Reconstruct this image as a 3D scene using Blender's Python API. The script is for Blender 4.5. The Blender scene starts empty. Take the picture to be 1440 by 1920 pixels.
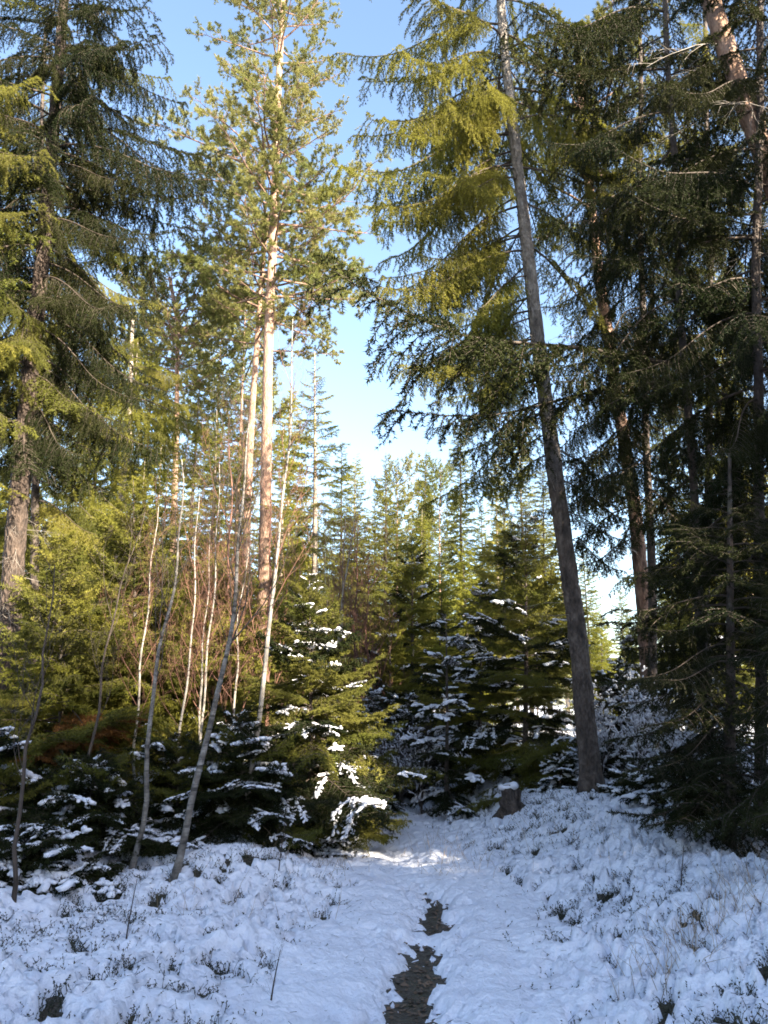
import bpy, math, random
import numpy as np
from mathutils import Vector, Matrix, Euler

R = math.radians
sc = bpy.context.scene
random.seed(7)
rng = np.random.default_rng(11)

# ------------------------------------------------------------------ camera
CAM_Z, PITCH, F = 1.6, R(13.5), 1500.0
cam_d = bpy.data.cameras.new("camera")
cam = bpy.data.objects.new("camera", cam_d)
sc.collection.objects.link(cam)
cam.location = (0, 0, CAM_Z)
cam.rotation_euler = (R(90) + PITCH, 0, 0)
cam_d.sensor_fit = 'VERTICAL'
cam_d.sensor_height = 24.0
cam_d.lens = 24.0 * F / 1920.0
cam_d.clip_start = 0.05
cam_d.clip_end = 3000
sc.camera = cam

# ------------------------------------------------------------------ light
SUN_EL, SUN_AZ = R(25), R(137)      # azimuth clockwise from +Y (view direction)
sun_vec = Vector((math.sin(SUN_AZ) * math.cos(SUN_EL), math.cos(SUN_AZ) * math.cos(SUN_EL), math.sin(SUN_EL)))
world = bpy.data.worlds.new("World")
sc.world = world
world.use_nodes = True
wn = world.node_tree
wn.nodes.clear()
sky = wn.nodes.new('ShaderNodeTexSky')
sky.sky_type = 'NISHITA'
sky.sun_disc = False
sky.sun_elevation = SUN_EL
sky.sun_rotation = SUN_AZ
sky.air_density = 1.0
sky.dust_density = 0.9
sky.ozone_density = 1.0
bg = wn.nodes.new('ShaderNodeBackground')
bg.inputs['Strength'].default_value = 0.084
wo = wn.nodes.new('ShaderNodeOutputWorld')
wn.links.new(sky.outputs[0], bg.inputs[0])
wn.links.new(bg.outputs[0], wo.inputs[0])
sun_d = bpy.data.lights.new("sun", 'SUN')
sun_d.energy = 5.0
sun_d.angle = R(0.5)
sun_d.color = (1.0, 0.89, 0.70)
sun = bpy.data.objects.new("sun", sun_d)
sun.rotation_euler = (-sun_vec).to_track_quat('-Z', 'Y').to_euler()
sun.location = (0, 0, 60)
sc.collection.objects.link(sun)
sc.view_settings.view_transform = 'Standard'
sc.view_settings.look = 'None'
sc.view_settings.gamma = 1
sc.view_settings.exposure = 2.6
sc.view_settings.use_curve_mapping = False
cy = sc.cycles
cy.max_bounces = 6
cy.diffuse_bounces = 3
cy.glossy_bounces = 1
cy.transmission_bounces = 3
cy.transparent_max_bounces = 4
cy.caustics_reflective = False
cy.caustics_refractive = False
cy.use_denoising = True
cy.filter_width = 1.7
sc.render.use_persistent_data = False

COS, SIN = math.cos(PITCH), math.sin(PITCH)


def at(px, py, Y):
    """point of the ray through photo pixel (px, py) at distance Y ahead"""
    u, v = (px - 720) / F, (960 - py) / F
    d = Vector((u, COS - v * SIN, SIN + v * COS))
    k = Y / d.y
    return Vector((0, 0, CAM_Z)) + d * k


# ------------------------------------------------------------------ noise
_perm = np.random.default_rng(5).permutation(4096)
_ang = np.random.default_rng(6).random(4096) * 2 * np.pi
_gx, _gy = np.cos(_ang), np.sin(_ang)


def perlin(x, y, seed=0):
    x = np.asarray(x, float); y = np.asarray(y, float)
    xi = np.floor(x).astype(int); yi = np.floor(y).astype(int)
    xf = x - xi; yf = y - yi
    u = xf * xf * xf * (xf * (xf * 6 - 15) + 10); v = yf * yf * yf * (yf * (yf * 6 - 15) + 10)

    def g(ix, iy, dx, dy):
        h = _perm[(_perm[(ix + seed * 131) & 4095] + iy) & 4095]
        return _gx[h] * dx + _gy[h] * dy
    a = g(xi, yi, xf, yf); b = g(xi + 1, yi, xf - 1, yf)
    c = g(xi, yi + 1, xf, yf - 1); d = g(xi + 1, yi + 1, xf - 1, yf - 1)
    return (a + (b - a) * u + (c - a) * v + (a - b - c + d) * u * v) * 1.5


def fbm(x, y, seed=0, octv=3):
    s = 0; a = 1
    for i in range(octv):
        s = s + a * perlin(x * 2 ** i, y * 2 ** i, seed + i); a *= 0.5
    return s


def smooth(a, b, x):
    t = np.clip((x - a) / (b - a), 0, 1)
    return t * t * (3 - 2 * t)


# ------------------------------------------------------------------ mesh helpers
def make_mesh(name, verts, tris, mats, midx=None, smooth_all=True, flat_mats=()):
    me = bpy.data.meshes.new(name)
    verts = np.ascontiguousarray(verts, dtype=np.float32)
    tris = np.ascontiguousarray(tris, dtype=np.int32)
    n = len(tris)
    me.vertices.add(len(verts)); me.vertices.foreach_set('co', verts.ravel())
    me.loops.add(n * 3); me.loops.foreach_set('vertex_index', tris.ravel())
    me.polygons.add(n); me.polygons.foreach_set('loop_start', np.arange(n, dtype=np.int32) * 3)
    me.update(calc_edges=True)
    for m in mats:
        me.materials.append(m)
    if midx is not None:
        me.polygons.foreach_set('material_index', np.asarray(midx, dtype=np.int32))
    me.polygons.foreach_set('use_smooth', np.full(n, bool(smooth_all)))
    me.update()
    return me


class Geo:
    def __init__(self):
        self.v = []; self.t = []; self.n = 0

    def add(self, v, t):
        if len(v) == 0: return
        self.v.append(np.asarray(v, float)); self.t.append(np.asarray(t, int) + self.n); self.n += len(v)

    def arrays(self):
        if not self.v: return np.zeros((0, 3)), np.zeros((0, 3), int)
        return np.concatenate(self.v), np.concatenate(self.t)

    def mesh(self, name, mat, smooth_all=True):
        v, t = self.arrays()
        return make_mesh(name, v, t, [mat], smooth_all=smooth_all)


def norm(a):
    return a / np.maximum(np.linalg.norm(a, axis=-1, keepdims=True), 1e-9)


def tube(pts, radii, sides=8, wob=None, cap=True):
    pts = np.asarray(pts, float); radii = np.asarray(radii, float)
    n = len(pts)
    tan = np.gradient(pts, axis=0); tan = norm(tan)
    ref = np.array([0, 1, 0.0]) if abs(tan[0][2]) > 0.7 else np.array([0, 0, 1.0])
    s = norm(np.cross(tan, ref)); q = np.cross(s, tan)
    a = np.linspace(0, 2 * np.pi, sides, endpoint=False)
    rr = radii[:, None] * np.ones(sides)
    if wob is not None: rr = rr * wob
    v = pts[:, None, :] + rr[..., None] * (np.cos(a)[None, :, None] * s[:, None, :] + np.sin(a)[None, :, None] * q[:, None, :])
    v = v.reshape(-1, 3)
    i = np.arange(n - 1)[:, None] * sides; j = np.arange(sides)[None, :]; k = (j + 1) % sides
    A = (i + j).ravel(); B = (i + k).ravel(); C = (i + sides + k).ravel(); D = (i + sides + j).ravel()
    t = np.concatenate([np.stack([A, B, C], 1), np.stack([A, C, D], 1)])
    if cap:
        v = np.concatenate([v, pts[-1:]]); c = len(v) - 1
        b = (n - 1) * sides
        t = np.concatenate([t, np.stack([b + np.arange(sides), b + (np.arange(sides) + 1) % sides, np.full(sides, c)], 1)])
    return v, t


def seg_prisms(A, B, ra, rb):
    """many three-sided twigs at once"""
    A = np.asarray(A, float); B = np.asarray(B, float)
    n = len(A)
    if n == 0: return np.zeros((0, 3)), np.zeros((0, 3), int)
    ra = np.broadcast_to(ra, (n,)); rb = np.broadcast_to(rb, (n,))
    d = norm(B - A)
    ref = np.where(np.abs(d[:, 2:3]) > 0.8, np.array([[1.0, 0, 0]]), np.array([[0, 0, 1.0]]))
    s = norm(np.cross(d, ref)); q = np.cross(s, d)
    V = []
    for P, r in ((A, ra), (B, rb)):
        for k in range(3):
            an = k * 2 * np.pi / 3
            V.append(P + r[:, None] * (math.cos(an) * s + math.sin(an) * q))
    V = np.stack(V, 1).reshape(-1, 3)
    base = (np.arange(n) * 6)[:, None]
    T = []
    for k in range(3):
        k2 = (k + 1) % 3
        T += [[k, k2, 3 + k2], [k, 3 + k2, 3 + k]]
    T = (base[:, :, None] + np.array(T)[None]).reshape(-1, 3)
    return V, T


def needle_tris(A, B, per_m, ln, wd, rg, fwd=0.7, spread=1.0):
    A = np.asarray(A, float); B = np.asarray(B, float)
    L = np.linalg.norm(B - A, axis=1)
    cnt = np.floor(L * per_m + rg.random(len(L))).astype(int)
    idx = np.repeat(np.arange(len(L)), cnt)
    if len(idx) == 0: return np.zeros((0, 3)), np.zeros((0, 3), int)
    t = rg.random(len(idx))[:, None]
    P = A[idx] * (1 - t) + B[idx] * t
    d = norm(B[idx] - A[idx])
    r = rg.normal(size=P.shape); r = norm(r - (r * d).sum(1, keepdims=True) * d)
    dr = norm(d * fwd + r * spread)
    side = rg.normal(size=P.shape); side = norm(np.cross(dr, side))
    l = (ln * (0.7 + 0.6 * rg.random(len(idx))))[:, None]; w = wd * 0.5
    V = np.stack([P - side * w, P + side * w, P + dr * l + side * w * 0.25], 1).reshape(-1, 3)
    T = np.arange(len(V)).reshape(-1, 3)
    return V, T


# low poly blob for snow
def _ico(sub):
    import bmesh
    bm = bmesh.new(); bmesh.ops.create_icosphere(bm, subdivisions=sub, radius=1)
    v = np.array([q.co[:] for q in bm.verts]); t = np.array([[w.index for w in f.verts] for f in bm.faces]); bm.free()
    return v, t


ICO1 = _ico(1); ICO2 = _ico(2)


def blobs(C, axis, sx, sy, sz, rg, base=ICO1, jit=0.15):
    """squashed lumps, long along axis, at points C"""
    C = np.asarray(C, float); n = len(C)
    if n == 0: return np.zeros((0, 3)), np.zeros((0, 3), int)
    bv, bt = base
    ax = norm(np.asarray(axis, float) + 1e-6)
    up = np.array([0, 0, 1.0])
    sd = norm(np.cross(up, ax)); u2 = np.cross(ax, sd)
    sx = np.broadcast_to(sx, (n,)); sy = np.broadcast_to(sy, (n,)); sz = np.broadcast_to(sz, (n,))
    k = 1 + jit * rg.normal(size=(n, len(bv)))
    loc = bv[None] * k[..., None]
    V = C[:, None] + (loc[..., 0:1] * sx[:, None, None]) * ax[:, None] + (loc[..., 1:2] * sy[:, None, None]) * sd[:, None] + (loc[..., 2:3] * sz[:, None, None]) * u2[:, None]
    T = (np.arange(n) * len(bv))[:, None, None] + bt[None]
    return V.reshape(-1, 3), T.reshape(-1, 3)


# ------------------------------------------------------------------ materials
def nt(name):
    m = bpy.data.materials.new(name); m.use_nodes = True
    t = m.node_tree; t.nodes.clear()
    o = t.nodes.new('ShaderNodeOutputMaterial')
    return m, t, o


def N(t, kind, **kw):
    n = t.nodes.new(kind)
    for k, v in kw.items():
        if k.startswith('i_'):
            n.inputs[k[2:].replace('_', ' ')].default_value = v
        else:
            setattr(n, k, v)
    return n


def ramp(t, fac, stops):
    r = t.nodes.new('ShaderNodeValToRGB')
    e = r.color_ramp.elements
    while len(e) < len(stops): e.new(0.5)
    for q, (p, c) in zip(e, stops):
        q.position = p; q.color = (*c, 1) if len(c) == 3 else c
    t.links.new(fac, r.inputs[0])
    return r


def mixc(t, fac, a, b):
    m = t.nodes.new('ShaderNodeMix'); m.data_type = 'RGBA'
    for s, i in ((fac, 0), (a, 6), (b, 7)):
        if hasattr(s, 'is_linked') or hasattr(s, 'links'): t.links.new(s, m.inputs[i])
        else: m.inputs[i].default_value = s if i == 0 else (*s, 1)
    return m.outputs[2]


def needle_mat(name, c0, c1, c2, trans=0.3, rough=0.7):
    m, t, o = nt(name)
    tc = N(t, 'ShaderNodeTexCoord')
    no = N(t, 'ShaderNodeTexNoise', i_Scale=1.6, i_Detail=3.0)
    t.links.new(tc.outputs['Object'], no.inputs['Vector'])
    oi = N(t, 'ShaderNodeObjectInfo')
    r1 = ramp(t, no.outputs[0], [(0.3, c0), (0.7, c1)])
    rr = ramp(t, oi.outputs['Random'], [(0.0, (0, 0, 0)), (1.0, (0.75, 0.75, 0.75))])
    col = mixc(t, rr.outputs[0], r1.outputs[0], c2)
    p = N(t, 'ShaderNodeBsdfPrincipled')
    p.inputs['Roughness'].default_value = rough
    p.inputs['Specular IOR Level'].default_value = 0.12
    t.links.new(col, p.inputs['Base Color'])
    tr = N(t, 'ShaderNodeBsdfTranslucent'); t.links.new(col, tr.inputs[0])
    mx = N(t, 'ShaderNodeMixShader'); mx.inputs[0].default_value = trans
    t.links.new(p.outputs[0], mx.inputs[1]); t.links.new(tr.outputs[0], mx.inputs[2])
    t.links.new(mx.outputs[0], o.inputs[0])
    return m


def bark_mat(name, stops, zstops=None, scale=14, stretch=0.25, bump=0.6, streak=None, lichen=None):
    m, t, o = nt(name)
    tc = N(t, 'ShaderNodeTexCoord')
    mp = N(t, 'ShaderNodeMapping'); mp.inputs['Scale'].default_value = (1, 1, stretch)
    t.links.new(tc.outputs['Object'], mp.inputs[0])
    no = N(t, 'ShaderNodeTexNoise', i_Scale=float(scale), i_Detail=6.0, i_Roughness=0.65)
    t.links.new(mp.outputs[0], no.inputs['Vector'])
    vo = N(t, 'ShaderNodeTexVoronoi', i_Scale=float(scale * 2.2)); t.links.new(mp.outputs[0], vo.inputs['Vector'])
    col = ramp(t, no.outputs[0], stops).outputs[0]
    if zstops is not None:      # the thin flaking upper bark of a pine
        z0, z1, st = zstops
        sx = N(t, 'ShaderNodeSeparateXYZ'); t.links.new(tc.outputs['Object'], sx.inputs[0])
        mr = N(t, 'ShaderNodeMapRange'); mr.inputs[1].default_value = z0; mr.inputs[2].default_value = z1
        n3 = N(t, 'ShaderNodeTexNoise', i_Scale=1.5, i_Detail=2.0); t.links.new(tc.outputs['Object'], n3.inputs['Vector'])
        ad = N(t, 'ShaderNodeMath', operation='MULTIPLY_ADD'); ad.inputs[1].default_value = 3.0
        t.links.new(n3.outputs[0], ad.inputs[0]); t.links.new(sx.outputs[2], ad.inputs[2])
        t.links.new(ad.outputs[0], mr.inputs[0])
        up = ramp(t, no.outputs[0], st).outputs[0]
        col = mixc(t, mr.outputs[0], col, up)
    if streak is not None:
        mp2 = N(t, 'ShaderNodeMapping'); mp2.inputs['Scale'].default_value = (1, 1, 9)
        t.links.new(tc.outputs['Object'], mp2.inputs[0])
        n2 = N(t, 'ShaderNodeTexNoise', i_Scale=3.0, i_Detail=3.0); t.links.new(mp2.outputs[0], n2.inputs['Vector'])
        r2 = ramp(t, n2.outputs[0], [(0.55, (0, 0, 0)), (0.66, (1, 1, 1))])
        col = mixc(t, r2.outputs[0], col, streak)
    if lichen is not None:
        n4 = N(t, 'ShaderNodeTexNoise', i_Scale=4.0, i_Detail=5.0); t.links.new(tc.outputs['Object'], n4.inputs['Vector'])
        r4 = ramp(t, n4.outputs[0], [(0.52, (0, 0, 0)), (0.62, (0.7, 0.7, 0.7))])
        col = mixc(t, r4.outputs[0], col, lichen)
    p = N(t, 'ShaderNodeBsdfPrincipled'); p.inputs['Roughness'].default_value = 0.85
    t.links.new(col, p.inputs['Base Color'])
    sub = N(t, 'ShaderNodeMath', operation='ADD'); t.links.new(no.outputs[0], sub.inputs[0]); t.links.new(vo.outputs[0], sub.inputs[1])
    b = N(t, 'ShaderNodeBump'); b.inputs['Strength'].default_value = bump; b.inputs['Distance'].default_value = 0.035
    t.links.new(sub.outputs[0], b.inputs['Height']); t.links.new(b.outputs[0], p.inputs['Normal'])
    t.links.new(p.outputs[0], o.inputs[0])
    return m


def snow_mat(name):
    m, t, o = nt(name)
    tc = N(t, 'ShaderNodeTexCoord')
    n1 = N(t, 'ShaderNodeTexNoise', i_Scale=30.0, i_Detail=5.0); t.links.new(tc.outputs['Object'], n1.inputs['Vector'])
    n2 = N(t, 'ShaderNodeTexNoise', i_Scale=2.5, i_Detail=3.0); t.links.new(tc.outputs['Object'], n2.inputs['Vector'])
    c = ramp(t, n2.outputs[0], [(0.3, (0.73, 0.73, 0.80)), (0.7, (0.84, 0.84, 0.90))])
    p = N(t, 'ShaderNodeBsdfPrincipled'); p.inputs['Roughness'].default_value = 0.6
    p.inputs['Specular IOR Level'].default_value = 0.25
    t.links.new(c.outputs[0], p.inputs['Base Color'])
    b = N(t, 'ShaderNodeBump'); b.inputs['Strength'].default_value = 0.7; b.inputs['Distance'].default_value = 0.03
    t.links.new(n1.outputs[0], b.inputs['Height']); t.links.new(b.outputs[0], p.inputs['Normal'])
    t.links.new(p.outputs[0], o.inputs[0])
    return m


def soil_mat(name):
    m, t, o = nt(name)
    tc = N(t, 'ShaderNodeTexCoord')
    n1 = N(t, 'ShaderNodeTexNoise', i_Scale=18.0, i_Detail=6.0, i_Roughness=0.7); t.links.new(tc.outputs['Object'], n1.inputs['Vector'])
    v = N(t, 'ShaderNodeTexVoronoi', i_Scale=34.0); t.links.new(tc.outputs['Object'], v.inputs['Vector'])
    c = ramp(t, n1.outputs[0], [(0.3, (0.018, 0.014, 0.009)), (0.5, (0.05, 0.036, 0.02)), (0.62, (0.035, 0.042, 0.014)), (0.75, (0.10, 0.075, 0.045))])
    c2 = mixc(t, v.outputs['Distance'], c.outputs[0], (0.06, 0.045, 0.028))
    p = N(t, 'ShaderNodeBsdfPrincipled'); p.inputs['Roughness'].default_value = 0.6
    t.links.new(c2, p.inputs['Base Color'])
    b = N(t, 'ShaderNodeBump'); b.inputs['Strength'].default_value = 0.8; b.inputs['Distance'].default_value = 0.03
    t.links.new(v.outputs['Distance'], b.inputs['Height']); t.links.new(b.outputs[0], p.inputs['Normal'])
    t.links.new(p.outputs[0], o.inputs[0])
    return m


def plain_mat(name, a, b, scale=6.0, rough=0.8, trans=0.0):
    m, t, o = nt(name)
    tc = N(t, 'ShaderNodeTexCoord')
    n1 = N(t, 'ShaderNodeTexNoise', i_Scale=float(scale), i_Detail=4.0); t.links.new(tc.outputs['Object'], n1.inputs['Vector'])
    c = ramp(t, n1.outputs[0], [(0.35, a), (0.65, b)])
    p = N(t, 'ShaderNodeBsdfPrincipled'); p.inputs['Roughness'].default_value = rough
    t.links.new(c.outputs[0], p.inputs['Base Color'])
    t.links.new(p.outputs[0], o.inputs[0])
    return m


M = {
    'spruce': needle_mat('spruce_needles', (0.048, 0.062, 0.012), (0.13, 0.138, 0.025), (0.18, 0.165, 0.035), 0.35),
    'spruce_shaded': needle_mat('spruce_needles_shaded', (0.006, 0.012, 0.004), (0.017, 0.025, 0.006), (0.032, 0.035, 0.008), 0.2),  # spruce needles for boughs in shade, the shade darkened into the colour
    'spruce_sunlit': needle_mat('spruce_needles_sunlit', (0.11, 0.12, 0.017), (0.225, 0.22, 0.035), (0.28, 0.25, 0.052), 0.42),  # the same needles for sunlit boughs, sunlight brightened into the colour
    'pine': needle_mat('pine_needles', (0.10, 0.12, 0.04), (0.19, 0.20, 0.055), (0.26, 0.235, 0.08), 0.35),
    'bark': bark_mat('spruce_bark', [(0.3, (0.018, 0.013, 0.010)), (0.5, (0.078, 0.056, 0.045)), (0.72, (0.165, 0.125, 0.10))], scale=13, stretch=0.5, bump=1.0, lichen=(0.085, 0.080, 0.066)),
    'bark_grey': bark_mat('grey_spruce_bark', [(0.3, (0.022, 0.016, 0.013)), (0.5, (0.085, 0.062, 0.050)), (0.72, (0.18, 0.14, 0.115))],
                          zstops=(4.5, 9.0, [(0.3, (0.07, 0.058, 0.05)), (0.5, (0.20, 0.17, 0.145)), (0.72, (0.36, 0.32, 0.28))]), scale=12, stretch=0.5, bump=1.0),
    'bark_brown': bark_mat('brown_spruce_bark', [(0.3, (0.012, 0.008, 0.006)), (0.5, (0.050, 0.033, 0.025)), (0.72, (0.11, 0.078, 0.060))], scale=13, stretch=0.5, bump=1.0),
    'bark_dark': bark_mat('dark_spruce_bark', [(0.3, (0.03, 0.022, 0.018)), (0.6, (0.08, 0.06, 0.05))], scale=16, stretch=0.5),
    'bark_pine': bark_mat('pine_bark', [(0.32, (0.06, 0.038, 0.028)), (0.5, (0.17, 0.10, 0.07)), (0.7, (0.30, 0.20, 0.15))],
                          zstops=(5.0, 9.5, [(0.3, (0.15, 0.08, 0.05)), (0.5, (0.28, 0.17, 0.12)), (0.7, (0.38, 0.27, 0.21))]), scale=12, stretch=0.35),
    'bark_pale': bark_mat('pale_bark', [(0.3, (0.18, 0.14, 0.11)), (0.6, (0.36, 0.30, 0.24))], scale=10, stretch=0.6, bump=0.3, streak=(0.07, 0.055, 0.05)),
    'bark_birch': bark_mat('birch_bark', [(0.3, (0.16, 0.13, 0.11)), (0.6, (0.34, 0.31, 0.27))], scale=10, stretch=0.6, bump=0.25, streak=(0.06, 0.05, 0.045)),
    'bark_sapling': bark_mat('sapling_bark', [(0.3, (0.06, 0.05, 0.045)), (0.5, (0.16, 0.14, 0.12)), (0.7, (0.34, 0.31, 0.28))], scale=9, stretch=1.5, bump=0.25, streak=(0.04, 0.035, 0.03)),
    'twig': plain_mat('twig_wood', (0.035, 0.024, 0.018), (0.085, 0.062, 0.048)),
    'twig_red': plain_mat('reddish_twigs', (0.09, 0.040, 0.028), (0.20, 0.095, 0.065)),
    'twig_grey': plain_mat('dead_grey_twigs', (0.16, 0.13, 0.11), (0.34, 0.30, 0.26)),
    'snow': snow_mat('snow'),
    'soil': soil_mat('forest_soil'),
    'shrub': plain_mat('bilberry_sprigs', (0.018, 0.022, 0.010), (0.055, 0.05, 0.025), 3),
    'grass': plain_mat('dry_grass', (0.20, 0.13, 0.07), (0.38, 0.27, 0.16), 5),
    'leaf': plain_mat('fallen_leaves', (0.06, 0.035, 0.02), (0.17, 0.10, 0.055), 9, 0.5),
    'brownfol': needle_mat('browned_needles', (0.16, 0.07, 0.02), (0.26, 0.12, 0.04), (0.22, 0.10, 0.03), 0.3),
}

# ------------------------------------------------------------------ scene graph helpers
COL = sc.collection


def link(name, mesh, parent=None, loc=None, rot=None, scale=None):
    o = bpy.data.objects.new(name, mesh)
    COL.objects.link(o)
    if parent is not None: o.parent = parent
    if loc is not None: o.location = loc
    if rot is not None: o.rotation_euler = rot
    if scale is not None: o.scale = (scale,) * 3 if not hasattr(scale, '__len__') else scale
    return o


def tag(o, label, cat, group=None, kind=None):
    if label: o['label'] = label
    if cat: o['category'] = cat
    if group: o['group'] = group
    if kind: o['kind'] = kind
    return o


# ------------------------------------------------------------------ ground
PATH_Y = np.array([-40, 0, 3, 4.6, 5.6, 6.6, 7.3, 8.3, 9.4, 11.0, 12.5, 15, 19, 26, 40, 400.])
PATH_X = np.array([0.3, 0.1, 0.02, 0.10, 0.22, 0.38, 0.40, 0.27, 0.12, -0.10, -0.35, -0.9, -2.2, -3.4, -3.5, -3.5])


def path_x(y): return np.interp(y, PATH_Y, PATH_X)


def ground_z(x, y):
    x = np.asarray(x, float); y = np.asarray(y, float)
    d = x - path_x(y)
    fade = np.exp(-np.maximum(0, y - 30) / 30)
    right = 0.42 * smooth(0.75, 2.3, d) + 0.35 * smooth(2.5, 7, d)
    left = 0.16 * smooth(0.9, 2.0, -d) + 0.25 * smooth(2.5, 7, -d)
    hum = 0.13 * perlin(x * 0.55, y * 0.55, 3) + 0.05 * perlin(x * 1.6, y * 1.6, 4)
    k = smooth(0.3, 1.4, np.abs(d))
    bump = 0.22 * np.exp(-((x + 1.15) ** 2 + (y - 7.8) ** 2) / 0.35)
    return (right + left) * fade + hum * k * fade + bump - 0.05 * np.exp(-d * d / 0.08) - 0.02


_rp = random.Random(3)
PRINTS = [(float(path_x(yy)) + sgn * _rp.uniform(0.10, 0.42), yy, _rp.uniform(-0.2, 0.2)) for i in range(34) for yy, sgn in ((3.6 + i * 0.23 + _rp.uniform(-0.1, 0.1), 1 if i % 2 else -1),)]


def snow_thick(x, y):
    """snow depth over the ground; below zero where it has melted or been trodden through"""
    d = x - path_x(y)
    ad = np.abs(d)
    veg = smooth(0.55, 1.3, ad)                                  # bilberry bushes beside the path
    wx = x + 0.06 * perlin(x * 5, y * 5, 30); wy = y + 0.06 * perlin(x * 5, y * 5, 31)
    b1 = np.abs(perlin(wx * 4.2, wy * 4.2, 8)); b2 = np.abs(perlin(wx * 7.5, wy * 7.5, 9))
    pil = 0.045 * (b1 ** 0.7) + 0.070 * (b2 ** 0.65) + 0.040 * np.abs(perlin(wx * 17, wy * 17, 33))
    pil = pil * (0.45 + 0.9 * smooth(-0.4, 0.4, perlin(x * 0.7 + 9, y * 0.7, 51)))
    h = 0.035 + veg * pil + (1 - veg) * (0.022 + 0.03 * perlin(wx * 4, wy * 4, 10) + 0.022 * np.abs(perlin(wx * 9, wy * 9, 12)) + 0.010 * perlin(wx * 19, wy * 19, 35))
    h = h + 0.011 * perlin(x * 20, y * 20, 13) * (1 + 0.8 * np.exp(-ad * ad / 0.12))
    holes = fbm(wx * 5.5, wy * 5.5, 14, 3)
    zone = 0.55 + 0.45 * perlin(x * 0.8, y * 0.8, 18)
    h = h - veg * 0.13 * smooth(0.25, 0.7, fbm(wx * 11, wy * 11, 63, 2)) * (0.3 + zone)
    h = h - veg * 0.29 * smooth(0.06, 0.55, holes) * np.minimum(0.25 + zone, 0.8) * 1.35
    h = h - 0.16 * smooth(0.62, 0.95, fbm(wx * 5, wy * 5, 21, 2)) * (1 - veg)
    h = np.maximum(h, -0.022 - 0.012 * np.abs(perlin(x * 14, y * 14, 64)))
    # the bare trodden strip
    strip = 0.085 + 0.09 * perlin(x * 2.2, y * 2.2, 16) + 0.10 * perlin(x * 7, y * 7, 17) + 0.10 * perlin(x * 17, y * 17, 34) + 0.05 * perlin(x * 33, y * 33, 35)
    bare = smooth(strip + 0.17, strip - 0.10, ad) * smooth(8.1, 7.5, y + 0.4 * perlin(x * 4, y * 2, 19))
    gap = smooth(0.10, 0.2, np.abs(y - 6.35 + 0.3 * d))
    h = h - 0.118 * bare * (0.35 + 0.65 * gap)
    for fx, fy, fd in PRINTS:
        h = h - 0.034 * np.exp(-((x - fx - fd * (y - fy)) / 0.055) ** 2 - ((y - fy) / 0.13) ** 2) + 0.010 * np.exp(-((x - fx) / 0.10) ** 2 - ((y - fy) / 0.19) ** 2)
    return h


def grid_sheet(name, xs, ys, zf, mat):
    X, Y = np.meshgrid(xs, ys)
    Z = zf(X, Y)
    v = np.stack([X, Y, Z], -1).reshape(-1, 3)
    nx, ny = len(xs), len(ys)
    i = (np.arange(ny - 1)[:, None] * nx + np.arange(nx - 1)[None]).ravel()
    t = np.concatenate([np.stack([i, i + 1, i + nx + 1], 1), np.stack([i, i + nx + 1, i + nx], 1)])
    o = link(name, make_mesh(name, v, t, [mat]))
    o['kind'] = 'structure'
    return o


def axis(lo, a, b, hi, fine, g=1.16):
    mid = list(np.arange(a, b, fine))
    up = []; p = b; s = fine
    while p < hi: up.append(p); s *= g; p += s
    up.append(hi)
    dn = []; p = a; s = fine
    while p > lo:
        s *= g; p -= s
        dn.append(max(p, lo))
    return np.array(dn[::-1] + mid + up)


gx = axis(-600, -5, 6, 600, 0.058); gy = axis(-300, 2.8, 13, 900, 0.060)
soil = grid_sheet('forest_ground', gx, gy, lambda x, y: ground_z(x, y), M['soil'])
sx_ = axis(-600, -4.6, 5.6, 600, 0.030, 1.10); sy_ = axis(-300, 2.9, 11.5, 900, 0.032, 1.10)
snow_sheet = grid_sheet('snow_cover', sx_, sy_, lambda x, y: ground_z(x, y) + np.where((np.abs(x) < 60) & (np.abs(y) < 60), snow_thick(x, y), 0.08), M['snow'])


def gz(x, y): return float(ground_z(x, y))


# bilberry sprigs, grass and leaves
def sprig_field(n, box, seed):
    rg = np.random.default_rng(seed)
    x = rg.uniform(box[0], box[1], n); y = rg.uniform(box[2], box[3], n)
    h = snow_thick(x, y); d = np.abs(x - path_x(y))
    w = smooth(0.07, 0.0, h) * smooth(0.45, 1.1, d) + 0.05 * smooth(0.6, 1.2, d) * (perlin(x * 0.9, y * 0.9, 40) > 0.05)
    w = w * (0.12 + 1.5 * smooth(-0.15, 0.45, perlin(x * 1.4, y * 1.4, 44)))
    w = np.maximum(w, 0.9 * (h < -0.004) * (d > 0.5))
    k = rg.random(n) < w
    return x[k], y[k], rg


def stems(x, y, rg, hmin, hmax, lean, r, per, leaves=True, leaf=0.012):
    X = np.repeat(x, per) + rg.normal(0, 0.025, len(x) * per); Y = np.repeat(y, per) + rg.normal(0, 0.025, len(x) * per)
    Z = ground_z(X, Y)
    A = np.stack([X, Y, Z], 1)
    H = rg.uniform(hmin, hmax, len(X))
    dv = norm(np.stack([rg.normal(0, lean, len(X)), rg.normal(0, lean, len(X)), np.ones(len(X))], 1))
    Mid = A + dv * (H * 0.6)[:, None]
    dv2 = norm(dv + rg.normal(0, lean * 0.6, dv.shape))
    B = Mid + dv2 * (H * 0.4)[:, None]
    g = Geo()
    g.add(*seg_prisms(A, Mid, r, r * 0.8)); g.add(*seg_prisms(Mid, B, r * 0.8, r * 0.3))
    if leaves:
        g.add(*needle_tris(Mid, B, 90, leaf, leaf * 0.7, rg, 0.5, 1))
        g.add(*needle_tris(A, Mid, 40, leaf, leaf * 0.7, rg, 0.5, 1))
    return g


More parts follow.
